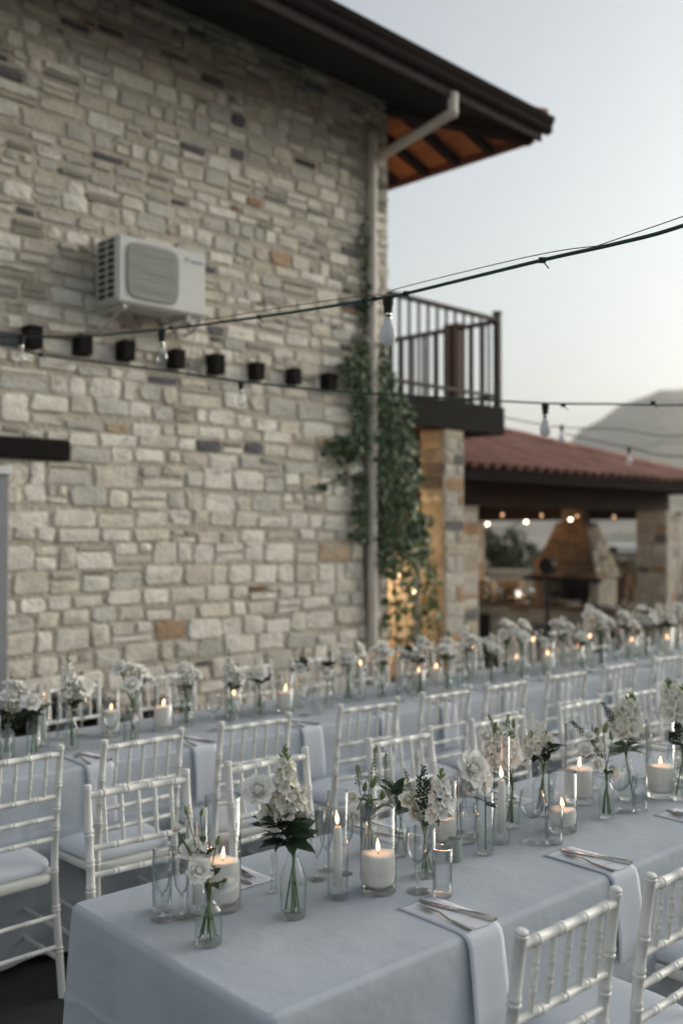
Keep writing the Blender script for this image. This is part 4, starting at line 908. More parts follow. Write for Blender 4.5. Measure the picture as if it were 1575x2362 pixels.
def fork_mbs():
    h = MB()
    pth = [(0, -.100, .0022), (0, -.06, .0026), (0, -.02, .003), (0, .02, .0085), (0, .036, .0075), (0, .048, .004)]
    ws = [.0062, .0056, .0036, .0030, .0050, .0105]; vs = []
    for (x, y, z), w in zip(pth, ws): vs += [(-w, y, z), (w, y, z), (w * .7, y, z + .0022), (-w * .7, y, z + .0022)]
    fs = [(0, 1, 2, 3)] + [(4*i+k, 4*i+(k+1) % 4, 4*i+4+(k+1) % 4, 4*i+4+k) for i in range(5) for k in range(4)] + [(23, 22, 21, 20)]
    h.add(vs, fs); tn = []
    for k in range(4):
        x = -.0085 + k * .00567; tn.append(MB().tube([(x, .047, .005), (x, .07, .0028), (x * .95, .098, .0062)], [.0017, .0014, .0006], 6))
    return h, tn
fk_h, fk_t = fork_mbs(); fk_h = fk_h.mesh('handle', M['steel'], 'auto'); fk_t = [q.mesh('tine', M['steel'], True) for q in fk_t]
b = MB(); ol = [(-.0035, 0), (-.008, .012), (-.0095, .06), (-.007, .092), (.0, .110), (.0085, .112), (.0085, 0)]
b.add([(x, y, .0016) for x, y in ol] + [(x, y, .0032) for x, y in ol], [tuple(range(6, -1, -1)), tuple(range(7, 14))] + [(i, (i+1) % 7, 7+(i+1) % 7, 7+i) for i in range(7)]); kn_b = b.mesh('blade', M['steel'])
b = MB(); vs = []
for y, w, z in ((-.112, .0078, .0075), (-.108, .0092, .0085), (-.06, .0082, .0078), (-.01, .0062, .006), (.002, .0048, .0045)): vs += [(-w, y, .0008), (w, y, .0008), (w * .75, y, z), (-w * .75, y, z)]
b.add(vs, [(0, 1, 2, 3), (19, 18, 17, 16)] + [(4*i+k, 4*i+(k+1) % 4, 4*i+4+(k+1) % 4, 4*i+4+k) for i in range(4) for k in range(4)]); kn_h = b.mesh('handle', M['steel'], 'auto')
def script_mb(seed):
    r = random.Random(seed); b = MB(); pts = []; n = r.randint(5, 7)
    for i in range(n * 4):
        x = i / (n * 4 - 1) * .052 - .026; pts.append((x + .0018 * math.sin(i * 1.57), .0035 * math.sin(i * 1.57 + .4) * (1.6 if i % 9 == 0 else 1) * r.uniform(.6, 1.3), 0))
    vs = []
    for x, y, z in pts: vs += [(x, y - .00045, .0004), (x, y + .00045, .0004)]
    return b.add(vs, [(2*i, 2*i+2, 2*i+3, 2*i+1) for i in range(len(pts) - 1)])
scr = [script_mb(k).mesh('lettering', M['ink']) for k in range(4)]
card_me = MB().box(-.026, .026, -.05, .05, 0, .0007).mesh('place_card', M['paper'])
cnt = [0]
def setting(T, x, far, lab, near=True, dx=0, offs=(-.026, .034), turn=0):
    """napkin hanging over the edge with a fork, a knife and a name card"""
    W = T['W']; y = W if far else 0; rz = T['a'] + (math.pi if far else 0)
    p = tp(T, x, y, TZ + .0014)
    o = link('napkin', napkin_me, None, TR(p.x, p.y, p.z, rz)); tag(o, 'folded white napkin hanging over %s' % lab, 'napkin', 'napkins')
    def loc(lx, ly): d = Matrix.Rotation(rz, 3, 'Z') @ V((lx, ly, 0)); return p + d
    q = loc(offs[0], .098); t = thing('fork', 'steel fork at %s' % lab, 'fork', (q.x, q.y, p.z + .0034), rz + turn - R(8), 'forks')
    link('handle', fk_h, t)
    for m in fk_t: link('tine', m, t)
    q = loc(offs[1], .112); t = thing('knife', 'steel knife at %s' % lab, 'knife', (q.x, q.y, p.z + .0034), rz + turn + R(12), 'knives')
    link('handle', kn_h, t); link('blade', kn_b, t)
    if near:
        q = loc(.008, .05); t = thing('place_card', 'white name card at %s' % lab, 'card', (q.x, q.y, p.z + .0034), rz, 'name cards')
        link('card', card_me, t); link('lettering', scr[cnt[0] % 4], t, Matrix.Translation((.006, -.0, .0008))); cnt[0] += 1
c1 = tl(T1, PZ(1101, 2140, TZ))[0]; c2 = tl(T1, PZ(1425, 2006, TZ))[0]; st_ = c2 - c1
for k in range(4): setting(T1, c1 + st_ * k, False, "the outer table's yard edge, %s from the bare end" % ORD[k])
for k, x in enumerate((.44, 1.03, 1.63, 2.23, 2.83)): setting(T1, x, True, "the outer table's wall edge, %s from the bare end" % ORD[k], True)
for k in range(11): setting(T2, (1.18, 1.74, 2.25, 2.77, 3.40, 3.93, 4.40, 4.95, 5.5, 6.06, 6.62)[k] - .55 - .02, False, "the wall table's yard edge, %s from the door end" % ORD[k], False)
# ================================================================ glass, candles
def geom(u, bot, top, w):
    """pixel box of an upright round thing standing on the cloth -> x, y, radius, height"""
    v = bot
    for _ in range(3):
        p = PZ(u, v, TZ); z = proj(p)[2]; r = w / 2 / FPX * z; v = bot - r / z * FPX * ((CAMZ - TZ) / z) * .9
    h = CAMZ + (1225 - top) / FPX * z - TZ; h -= r * max(0, (CAMZ - TZ - h)) / z
    return p.x, p.y, r, max(.02, h), z
CN = {}
def nth(kind, x, T):    # running registry so that labels can count along a table
    CN.setdefault(kind, []).append((x, T)); return kind
REG = []
def reg(o, x, T, fmt): REG.append((fmt, T, x, o))
Z0 = TZ + .0016
def wine_parts(t, r, h):
    b = MB(); fr = r * .92
    obj('foot', MB().lathe([(.001, 0.0), (fr, 0.0), (fr, .0018), (fr * .5, .004), (.008, .008), (.001, .0085)], 24), M['solid'], t, 'auto')
    sh = h * .44; obj('stem', MB().lathe([(.006, .0086), (.0038, .02), (.0034, sh * .7), (.0042, sh - .006), (.007, sh)], 12, close=True), M['solid'], t, True)
    bh = h - sh
    obj('bowl', MB().lathe([(.002, sh + .0005), (r * .45, sh + bh * .08), (r * .78, sh + bh * .24), (r * .97, sh + bh * .46), (r, sh + bh * .58), (r * .95, sh + bh * .8), (r * .86, h - .0008), (r * .855, h), (r * .86 - .0013, h), (r * .86 - .0015, h - .001), (r * .95 - .0015, sh + bh * .8), (r - .0015, sh + bh * .58), (r * .97 - .0015, sh + bh * .46), (r * .78 - .0014, sh + bh * .25), (r * .45, sh + bh * .10), (.002, sh + .003)], 28), M['shell'], t, True)
def flute_parts(t, r, h):
    fr = r * 1.15
    obj('foot', MB().lathe([(.001, 0.0), (fr, 0.0), (fr, .0018), (fr * .45, .004), (.007, .007), (.001, .0075)], 24), M['solid'], t, 'auto')
    sh = h * .34; obj('stem', MB().lathe([(.005, .0076), (.0036, .02), (.0036, sh * .8), (.0055, sh)], 12, close=True), M['solid'], t, True)
    bh = h - sh
    obj('bowl', MB().lathe([(.002, sh + .0005), (r * .4, sh + bh * .06), (r * .75, sh + bh * .22), (r * .95, sh + bh * .5), (r, sh + bh * .75), (r * .97, h), (r * .97 - .0013, h), (r - .0014, sh + bh * .75), (r * .95 - .0014, sh + bh * .5), (r * .75 - .0014, sh + bh * .23), (r * .38, sh + bh * .08), (.002, sh + .003)], 28), M['shell'], t, True)
def tumbler_parts(t, r, h):
    obj('base', MB().lathe([(.001, 0.0003), (r * .93, .0003), (r * .97, .003), (r * .97, h * .11), (r * .6, h * .10), (.001, h * .095)], 28), M['solid'], t, 'auto')
    obj('wall', MB().lathe([(r * .975, .003), (r, h * .5), (r * 1.02, h), (r * 1.02 - .0016, h), (r - .0018, h * .5), (r * .97 - .002, h * .115), (r * .97, h * .113)], 28), M['shell'], t, True)
def cyl_parts(t, r, h, base=.016):
    obj('base', MB().lathe([(.001, .0003), (r * .94, .0003), (r * .985, .004), (r * .985, base), (r * .6, base * .8), (.001, base * .75)], 36), M['solid'], t, 'auto')
    obj('wall', MB().lathe([(r, .003), (r, h), (r * .965, h + .0006), (r * .965, h - .001)], 40), M['glass'], t, True)
def flame_mb(h=.034, r=.0058):
    pr = [(.0004, 0), (r * .55, h * .08), (r * .95, h * .25), (r, h * .38), (r * .72, h * .6), (r * .36, h * .82), (.0003, h)]
    b = MB().lathe(pr, 10); b.v = [(x + .003 * (z / h) ** 2, y, z) for x, y, z in b.v]; return b
flame_me = flame_mb().mesh('flame', M['flame'], True); wick_me = MB().tube([(0, 0, 0), (.0006, 0, .007), (.0018, 0, .011)], .0009, 5).mesh('wick', M['wick'])
def candle_things(x, y, r, zc, hc, T, kind='pillar', lean=0):
    t = thing('pillar_candle' if kind == 'pillar' else 'taper_candle', '', 'candle', (x, y, zc), rng.uniform(0, 6), 'lit %s candles' % kind)
    if kind == 'pillar': pr = [(.001, 0), (r * .80, .002), (r * .95, .012), (r, .028), (r, hc - .003), (r * .985, hc), (r * .5, hc - .001), (.001, hc - .0025)]
    else: pr = [(.001, 0), (r, .0), (r * .92, hc * .6), (r * .86, hc - .006), (r * .6, hc), (.001, hc - .001)]
    wb = MB().lathe(pr, 28 if kind == 'pillar' else 14); pa, pb = rng.uniform(0, 6), rng.uniform(0, 6)
    wb.v = [(q[0], q[1], q[2] + (.0028 * math.sin(math.atan2(q[1], q[0]) * 2 + pa) + .0014 * math.sin(math.atan2(q[1], q[0]) * 5 + pb) if q[2] > hc * .9 and math.hypot(q[0], q[1]) > r * .7 and kind == 'pillar' else 0)) for q in wb.v]
    obj('wax', wb, M['wax'], t, True)
    link('wick', wick_me, t, Matrix.Translation((0, 0, hc - .003))); fs_ = rng.uniform(.75, 1.15); link('flame', flame_me, t, Matrix.Translation((.0012, 0, hc + .005)) @ Matrix.Rotation(rng.uniform(-.12, .12), 4, 'X') @ Matrix.Diagonal((rng.uniform(.85, 1.1), rng.uniform(.85, 1.1), fs_, 1)))
    l = bpy.data.lights.new('flame_light', 'POINT'); l.energy = .05; l.color = (1.0, .50, .22); l.shadow_soft_size = .006
    lo_ = bpy.data.objects.new('flame_light', l); C.objects.link(lo_); lo_.parent = t; lo_.location = (.002, 0, hc + .048)
    return t
TN = {1: 'outer table', 2: 'wall table'}; EN = {1: 'the bare end', 2: 'the door end'}
def pillar_candle(x, y, r, h, ch, T):
    t = thing('glass_cylinder', '', 'glass vase', (x, y, Z0), 0, 'glass cylinders with candles'); cyl_parts(t, r, h)
    reg(t, x, T, 'clear glass cylinder round a pillar candle on the %s, %s from %s')
    c = candle_things(x, y, r * .93, Z0 + .0165, ch - .0165, T); reg(c, x, T, 'lit white pillar candle on the %s, %s from %s')
def taper(x, y, r, h, ch, T):
    t = thing('glass_tube', '', 'glass tube', (x, y, Z0), 0, 'glass tubes with candles')
    obj('foot', MB().lathe([(.001, .0003), (r * .95, .0003), (r * .95, .006), (.008, .012), (.011, .03), (.007, .031), (.001, .031)], 24), M['solid'], t, 'auto')
    obj('wall', MB().lathe([(r, .001), (r, h), (r * .94, h + .0005), (r * .94, h - .001)], 28), M['glass'], t, True)
    reg(t, x, T, 'tall glass tube round a taper candle on the %s, %s from %s')
    c = candle_things(x, y, min(.0125, r * .5), Z0 + .032, ch - .032, T, 'taper'); reg(c, x, T, 'lit white taper candle on the %s, %s from %s')
def glassware(kind, x, y, r, h, T):
    f, nm, fm = {'wine': (wine_parts, 'wine_glass', 'empty wine glass on the %s, %s from %s'), 'flute': (flute_parts, 'champagne_flute', 'empty champagne flute on the %s, %s from %s'), 'tumbler': (tumbler_parts, 'water_glass', 'empty straight water glass on the %s, %s from %s')}[kind]
    t = thing(nm, '', 'glass', (x, y, Z0), 0, nm.replace('_', ' ') + 's'); f(t, r, h); reg(t, x, T, fm); return t
# ---- table 1, one entry per thing: kind, u, bottom, top, width in the photograph
for kind, u, bot, top, w_ in [('flute', 375, 2130, 1950, 46), ('flute', 419, 2124, 1960, 42), ('tumbler', 374, 2108, 1980, 46), ('flute', 731, 2036, 1870, 40), ('flute', 752, 2014, 1862, 38), ('wine', 793, 2024, 1870, 46),
                              ('wine', 965, 2068, 1904, 62), ('tumbler', 1020, 2075, 1950, 46), ('flute', 1055, 1925, 1795, 34), ('flute', 1086, 1934, 1786, 34), ('tumbler', 1079, 1948, 1850, 40), ('wine', 1226, 1952, 1816, 58), ('tumbler', 1277, 1952, 1852, 41),
                              ('wine', 1429, 1880, 1762, 50), ('tumbler', 1475, 1877, 1786, 34), ('flute', 1372, 1826, 1720, 30), ('flute', 1488, 1800, 1690, 30), ('wine', 1560, 1822, 1720, 46)]:
    x, y, r, h, z = geom(u, bot, top, w_); glassware(kind, x, y, r, h, 1)
for u, bot, top, w_, ctop in [(514, 2110, 1827, 84, 1972), (872, 2070, 1848, 84, 1955), (1022, 1960, 1790, 66, 1876), (1297, 1926, 1774, 66, 1856), (1335, 1858, 1665, 66, 1762), (1522, 1845, 1658, 64, 1756), (1590, 1802, 1640, 60, 1745)]:
    x, y, r, h, z = geom(u, bot, top, w_); ch = CAMZ + (1225 - ctop) / FPX * z - TZ - r * .35; pillar_candle(x, y, r, h, ch, 1)
for u, bot, top, w_, ctop in [(455, 2122, 1856, 50, 2000), (779, 2080, 1821, 48, 1908), (1157, 1950, 1695, 38, 1800)]:
    x, y, r, h, z = geom(u, bot, top, w_); ch = CAMZ + (1225 - ctop) / FPX * z - TZ; taper(x, y, r, h, ch, 1)
x, y, r, h, z = geom(1046, 1992, 1930, 38); t = thing('votive_glass', 'small frosted green votive glass beside the water glass', 'candle holder', (x, y, Z0))
obj('cup', MB().lathe([(.001, 0), (r * .9, 0), (r, .004), (r, h), (r * .93, h), (r * .92, .008), (.001, .007)], 24), M['frost'], t, 'auto')
# ================================================================ flowers
def petal_mb(L, Wd, cup, curl, ruf, nu=5, nv=4, seed=0):
    r = random.Random(seed); b = MB(); vs = []
    for i in range(nu + 1):
        s = i / nu; wdt = Wd * math.sin(math.pi * (.10 + .62 * s)) ** .8 * (1 if s < .85 else 1 - (s - .85) * 1.6)
        for j in range(nv + 1):
            q = j / nv * 2 - 1
            x = cup * L * s * (1 - s * .4) - curl * L * 0 + curl * L * s ** 3 - .30 * Wd * (q * q) * (1 - s * .4)
            vs.append((x + ruf * L * math.sin(q * 5 + seed) * s * s, q * wdt * .5, L * (s - .25 * curl * s ** 3) + ruf * L * math.cos(q * 6 + seed * 2) * s * s * .6))
    return b.add(vs, [(i*(nv+1)+j, (i+1)*(nv+1)+j, (i+1)*(nv+1)+j+1, i*(nv+1)+j+1) for i in range(nu) for j in range(nv)])
PET = [petal_mb(1.0, .95, .18, -.08, .03, seed=1), petal_mb(1.05, 1.1, .30, .15, .05, seed=2), petal_mb(1.05, 1.25, .42, .50, .07, seed=3)]
PETM = [p.mesh('petal', M['petal'], True) for p in PET]; PETM2 = [p.mesh('petal', M['petal2'], True) for p in PET]
CORE = MB().lathe([(.05, 0), (.28, .12), (.36, .4), (.28, .72), (.12, .86), (.01, .84)], 10); CALYX = MB().lathe([(.02, -.25), (.12, -.18), (.22, -.02), (.30, .12)], 8)
FLO = MB()
for k in range(5): FLO.join(petal_mb(.62, .62, .62, .45, .10, 3, 3, k), Matrix.Rotation(k * 1.2566, 4, 'Z'))
for k in range(4): FLO.join(petal_mb(.42, .42, .3, .2, .12, 2, 2, k + 7), Matrix.Rotation(k * 1.57 + .4, 4, 'Z'))
FLOM = FLO.mesh('floret', M['petal'], True); FLOM2 = FLO.mesh('floret', M['petal2'], True)
BUD = MB().lathe([(.01, 0), (.16, .12), (.2, .35), (.13, .7), (.02, .95)], 7); BUDM = BUD.mesh('bud', M['lime'], True)
def leaf_mb(L=1, Wd=.46, bend=.25, fold=.12, n=6):
    b = MB(); vs = []
    for i in range(n + 1):
        s = i / n; w_ = Wd * .5 * math.sin(math.pi * s ** .8) ** .9 + .004; z = -bend * s * s
        vs += [(-w_, s * L, z + fold * w_ * 2), (0, s * L, z), (w_, s * L, z + fold * w_ * 2)]
    return b.add(vs, [(3*i+k, 3*i+k+1, 3*i+k+4, 3*i+k+3) for i in range(n) for k in range(2)])
LEAF = leaf_mb(); LEAFM = LEAF.mesh('leaf', M['leaf'], True); LEAFS = LEAF.mesh('leaf', M['sage'], True)
def frame(d, spin=0):
    return V(d).normalized().to_track_quat('Z', 'Y').to_matrix().to_4x4() @ Matrix.Rotation(spin, 4, 'Z')
class Posy:
    """one bunch: near ones carry every petal, floret and leaf as a piece, far ones join them"""
    def __init__(s, loc, label, near, seed, group):
        s.root = thing('flower_posy', label, 'flowers', loc, 0, group); s.near = near; s.r = random.Random(seed); s.acc = {}
    def piece(s, name, mb, me, M_, parent, mk):
        if s.near: return link(name, me, parent or s.root, M_)
        s.acc.setdefault((name, mk), MB()).join(mb, M_)
    def rose(s, p, d, size, cream=False):
        Mx = Matrix.Translation(p) @ frame(d, s.r.uniform(0, 6)) @ Matrix.Scale(size, 4); par = None
        if s.near: par = link('rose_bloom', MB().join(CORE).mesh('rose_bloom', M['petal2'], True), s.root, Mx); obj('calyx', MB().join(CALYX), M['green'], par, True)
        else: s.acc.setdefault(('bloom', 'petal'), MB()).join(CORE, Mx); s.acc.setdefault(('calyx', 'green'), MB()).join(CALYX, Mx)
        for ty, n, tilt, sc_, off, z in ((0, 5, .05, .92, .17, .05), (1, 6, .28, .98, .22, .0), (2, 7, .48, 1.0, .2, -.02)):
            for k in range(n):
                m = Matrix.Rotation(k * 6.283 / n + ty * .5 + s.r.uniform(-.15, .15), 4, 'Z') @ Matrix.Translation((off, 0, z)) @ Matrix.Rotation(tilt + s.r.uniform(-.1, .12), 4, 'Y') @ Matrix.Scale(sc_ * s.r.uniform(.9, 1.06), 4)
                if s.near: link('petal', (PETM2 if cream else PETM)[ty], par, m)
                else: s.acc[('bloom', 'petal')].join(PET[ty], Mx @ m)
    def spike(s, p0, p1, w, n=26, cream=False, buds=.22):
        p0, p1 = V(p0), V(p1); ax = (p1 - p0); L = ax.length; d = ax.normalized(); par = None
        st = MB().tube([p0 - d * .02, p1], [.003, .0015], 6)
        if s.near: par = obj('flower_spike', st, M['lime'], s.root)
        else: s.acc.setdefault(('spike_stem', 'lime'), MB()).join(st)
        a = d.orthogonal().normalized(); c = d.cross(a)
        for k in range(n):
            f = (k + .5) / n; th = k * 2.4; out = a * math.cos(th) + c * math.sin(th)
            if f > 1 - buds:
                g = (f - (1 - buds)) / buds; m = Matrix.Translation(p0 + ax * f) @ frame(d * (.6 + g) + out * .8) @ Matrix.Scale(w * .42 * (1 - .55 * g), 4); s.piece('bud', BUD, BUDM, m, par, 'lime')
            else:
                g = f / (1 - buds); sz = w * .74 * (1 - .36 * g) * s.r.uniform(.88, 1.12)
                m = Matrix.Translation(p0 + ax * f + out * w * .28 * (1 - .5 * g)) @ frame(out + d * s.r.uniform(.1, .5), s.r.uniform(0, 6)) @ Matrix.Scale(sz, 4)
                s.piece('floret', FLO, FLOM2 if cream else FLOM, m, par, 'petal2' if cream else 'petal')
    def leaves(s, p, n, size, up=.3, spread=1.0, sage=False, d0=(0, 0, 1)):
        for k in range(n):
            th = k * 2.4 + s.r.uniform(-.4, .4); e = s.r.uniform(-.25, .75) * spread
            d = V((math.cos(th), math.sin(th), up + e * .6)).normalized(); sz = size * s.r.uniform(.75, 1.15)
            m = Matrix.Translation(V(p) + V((0, 0, s.r.uniform(-.015, .02)))) @ d.to_track_quat('Y', 'Z').to_matrix().to_4x4() @ Matrix.Rotation(s.r.uniform(-.7, .7), 4, 'Y') @ Matrix.Scale(sz, 4)
            s.piece('leaf', LEAF, LEAFS if sage else LEAFM, m, None, 'sage' if sage else 'leaf')
    def sprig(s, p0, p1, w, n=46, dark=True):
        """thin green stem beset with small seed discs"""
        p0, p1 = V(p0), V(p1); ax = p1 - p0; d = ax.normalized(); a = d.orthogonal().normalized(); c = d.cross(a); b = MB().tube(spline([p0, p0 + ax * .5 + a * w * .2, p1], 4), [.0014] * 8 + [.0006], 5)
        for k in range(n):
            f = .22 + .78 * k / n; th = k * 2.4; o = (a * math.cos(th) + c * math.sin(th)); q = p0 + ax * f; e = q + (o + d * .5) * w * (1.05 - .8 * f) * s.r.uniform(.6, 1)
            b.tube([q, e], .0004, 3, False); b.blob(e, w * .16 * s.r.uniform(.7, 1.2), 5, 3)
        nm = 'green_sprig'; s.acc.setdefault((nm, 'leaf' if dark else 'lime'), MB()).join(b)
    def plume(s, p0, p1, w, n=34):
        """feathery cream plume"""
        p0, p1 = V(p0), V(p1); ax = p1 - p0; d = ax.normalized(); a = d.orthogonal().normalized(); c = d.cross(a); b = MB().tube([p0, p1], [.0016, .0005], 5)
        for k in range(n):
            f = k / n; th = k * 2.4; o = (a * math.cos(th) + c * math.sin(th)); q = p0 + ax * f; Lb = w * (1.05 - .85 * f) * s.r.uniform(.7, 1.1); e = q + (o + d * .75).normalized() * Lb
            b.tube([q, e], .0005, 3, False)
            for j in range(7): b.blob(q + (e - q) * (j + 1) / 7 + V((s.r.gauss(0, 1), s.r.gauss(0, 1), s.r.gauss(0, 1))) * .0016, s.r.uniform(.0014, .0028), 5, 3)
        s.acc.setdefault(('plume', 'petal2'), MB()).join(b)
    def stem(s, pts, r=.0022): s.acc.setdefault(('stems', 'green'), MB()).tube(spline(pts, 4), r, 6)
    def done(s):
        for (nm, mk), mb in s.acc.items(): obj(nm, mb, M[mk], s.root, True)
        return s.root
# ---- vases: profile functions, local origin at the base centre
def vase(kind, x, y, r, h, T, water=.45):
    nm = {'bottle': 'bottle_vase', 'carafe': 'carafe_vase', 'cyl': 'cylinder_vase', 'tube': 'bud_tube'}[kind]
    t = thing(nm, '', 'vase', (x, y, Z0), rng.uniform(0, 1), nm.replace('_', ' ') + 's')
    if kind == 'bottle': pr = [(r * .93, .002), (r, .008), (r, h * .60), (r * .93, h * .68), (r * .62, h * .77), (r * .43, h * .83), (r * .40, h * .95), (r * .47, h * .965), (r * .47, h), (r * .38, h)]
    elif kind == 'carafe': pr = [(r * .95, .002), (r, .008), (r, h * .58), (r * .97, h * .62), (r * .42, h * .88), (r * .36, h * .93), (r * .40, h), (r * .36, h)]
    elif kind == 'cyl': pr = [(r, .002), (r, h), (r * .95, h + .0005), (r * .95, h - .001)]
    else: pr = [(r, .002), (r, h), (r * 1.15, h), (r * 1.1, h - .001)]
    obj('wall', MB().lathe(pr, 32), M['vase'], t, True)
    obj('base', MB().lathe([(.001, .0003), (r * .92, .0003), (r * .96, .004), (r * .94, .011), (r * .5, .009), (.001, .0085)], 28), M['solid'], t, 'auto')
    wl = h * water; wr = r * .955
    obj('water', MB().lathe([(wr * .97, .0115), (wr, .02), (wr, wl - .002), (wr * .99, wl), (.001, wl - .001)], 28), M['water'], t, True)
    reg(t, x, T, 'clear glass %s with flowers on the %%s, %%s from %%s' % {'bottle': 'bottle vase', 'carafe': 'carafe vase', 'cyl': 'cylinder vase', 'tube': 'bud tube'}[kind]); return t
# ---- table 1 bunches. heads are given as photograph pixels at the vase's own distance
def bunch(kind, u, bot, top, w_, heads, label, seed, leafy=()):
    x, y, r, h, z = geom(u, bot, top, w_); vase(kind, x, y, r, h, 1)
    O = V((x, y, Z0)); po = Posy(O, label, True, seed, 'flowers on the outer table'); rg = po.r
    neck = V((0, 0, h)); nr = r * .34 if kind in ('bottle', 'carafe') else r * .75
    def at(u, v, dz=0): return PD(u, v, z + dz) - O
    def run(p, thick=.0022, lo=None):
        a = rg.uniform(0, 6.28); k = V((math.cos(a), math.sin(a), 0)); ft = k * r * .6 + V((0, 0, .016)); nk = -k * nr * .4 + neck
        if p.z < neck.z: po.stem([ft, ft * .5 + nk * .5, nk, nk + V((p.x * .4, p.y * .4, .025)), p], thick)
        else: po.stem([ft, ft * .5 + nk * .5, nk, nk * .5 + p * .5 + V((0, 0, .004)), p], thick)
    px = z / FPX
    for hd in heads:
        k = hd[0]; dz = rg.uniform(-.022, .022)
        if k == 'rose':
            _, hu, hv, sz = hd[:4]; p = at(hu, hv + sz * .35, dz); d = hd[4] if len(hd) > 4 else (rg.uniform(-.4, .1), rg.uniform(-.6, -.1), .8); po.rose(p, d, sz * px * .47, cream=len(hd) > 5); run(p, .0025)
        elif k == 'spike':
            _, u0, v0, u1, v1, sw = hd[:6]; p0, p1 = at(u0, v0, dz), at(u1, v1, dz); po.spike(p0, p1, sw * px, hd[6] if len(hd) > 6 else 26, len(hd) > 7); run(p0, .0026)
        elif k == 'bud':
            _, hu, hv, sz = hd; p = at(hu, hv, dz); m = Matrix.Translation(p) @ frame((rg.uniform(-.4, .4), rg.uniform(-.4, .4), 1)) @ Matrix.Scale(sz * px, 4); po.piece('bud', BUD, BUDM, m, None, 'lime'); run(p, .0014)
        elif k == 'leaves': _, hu, hv, n, sz = hd[:5]; po.leaves(at(hu, hv), n, sz * px, up=hd[5] if len(hd) > 5 else .3, sage=len(hd) > 6)
        elif k == 'sprig': _, u0, v0, u1, v1, sw = hd[:6]; p0 = at(u0, v0, dz); po.sprig(p0, at(u1, v1, dz), sw * px, dark=len(hd) < 7); run(p0, .0014)
        elif k == 'plume': _, u0, v0, u1, v1, sw = hd[:6]; p0 = at(u0, v0, dz); po.plume(p0, at(u1, v1, dz), sw * px); run(p0, .0016)
    po.done()
bunch('bottle', 481, 2190, 2046, 64, [('rose', 520, 2012, 54, (.5, -.1, -.75)), ('rose', 446, 1945, 54), ('rose', 458, 1990, 52, (-.3, -.7, .3)), ('rose', 410, 1908, 22, (-.6, -.1, .8), 1), ('bud', 432, 1880, 24), ('bud', 463, 1882, 22), ('bud', 500, 1950, 28), ('leaves', 478, 2018, 8, 36, .1), ('leaves', 470, 1960, 5, 32, .6), ('leaves', 488, 2040, 5, 40, .2)],
      'cream lisianthus with dark leaves in the bottle at the bare table end', 101)
bunch('carafe', 676, 2126, 1952, 62, [('rose', 598, 1806, 66, (-.5, -.35, .6)), ('rose', 630, 1860, 66, (-.4, -.7, .3)), ('spike', 660, 1885, 657, 1722, 54, 40, 1), ('spike', 686, 1890, 676, 1790, 44, 18), ('plume', 690, 1890, 704, 1812, 26), ('plume', 650, 1915, 632, 1860, 18), ('spike', 652, 1880, 640, 1800, 34, 14), ('leaves', 655, 1905, 14, 78, .25), ('leaves', 668, 1938, 14, 74, .05), ('leaves', 655, 1890, 10, 64, .5)],
      'big bunch with tall cream snapdragon, white roses and dark leaves', 102)
bunch('tube', 632, 2062, 1964, 16, [('leaves', 632, 1940, 4, 34, .8)], 'single dark leaf sprig in the thin bud tube', 103)
bunch('cyl', 852, 1975, 1850, 40, [('rose', 860, 1846, 34), ('rose', 815, 1830, 30, (-.7, -.2, .5)), ('rose', 818, 1872, 34, (-.8, -.3, .1)), ('bud', 840, 1826, 30), ('bud', 856, 1818, 34), ('bud', 880, 1845, 30), ('leaves', 848, 1890, 6, 44, .9, 1), ('sprig', 850, 1830, 868, 1718, 12, 1), ('sprig', 830, 1830, 824, 1765, 12, 1), ('sprig', 888, 1840, 890, 1732, 10, 1), ('leaves', 905, 1838, 3, 44, 1.0, 1)],
      'white lisianthus with thin wild sprigs behind the second pillar candle', 104)
bunch('bottle', 924, 1980, 1880, 32, [('leaves', 908, 1830, 5, 44, 1.1), ('sprig', 920, 1880, 926, 1800, 15), ('bud', 898, 1840, 24), ('leaves', 912, 1868, 4, 34, .6)], 'dark veronica greens in a slim bottle between pillar candle and wine glass', 105)
bunch('cyl', 980, 2030, 1900, 50, [('rose', 939, 1836, 38, (-.3, -.6, .7), 1), ('rose', 956, 1866, 34, (-.2, -.7, .3), 1), ('sprig', 978, 1900, 977, 1766, 20), ('sprig', 986, 1905, 984, 1800, 22), ('sprig', 970, 1900, 966, 1790, 18), ('sprig', 965, 1890, 932, 1772, 12, 1), ('spike', 1012, 1888, 1018, 1775, 46, 34), ('leaves', 1005, 1890, 4, 36, .1)],
      'cream roses, dark green sprigs and a white stock spike behind the wine glass', 106)
bunch('cyl', 1119, 1976, 1822, 38, [('rose', 1086, 1752, 68, (-.25, -.75, .35)), ('rose', 1112, 1785, 50, (.2, -.8, -.1)), ('leaves', 1118, 1845, 3, 34, .2)], 'large white garden rose leaning out of a tall cylinder vase', 107)
bunch('bottle', 1180, 1912, 1806, 36, [('rose', 1122, 1690, 36, (-.3, -.4, .8)), ('rose', 1152, 1676, 30, (.0, -.4, .9)), ('spike', 1140, 1762, 1138, 1690, 40, 20), ('spike', 1172, 1765, 1176, 1690, 48, 26), ('spike', 1130, 1780, 1128, 1722, 36, 14), ('bud', 1184, 1680, 26), ('bud', 1140, 1690, 28), ('sprig', 1150, 1700, 1126, 1648, 9, 1), ('sprig', 1165, 1700, 1172, 1648, 10, 1), ('leaves', 1150, 1770, 6, 40, .6, 1)],
      'loose white bunch with stock and thin sprigs beside the large rose', 108)
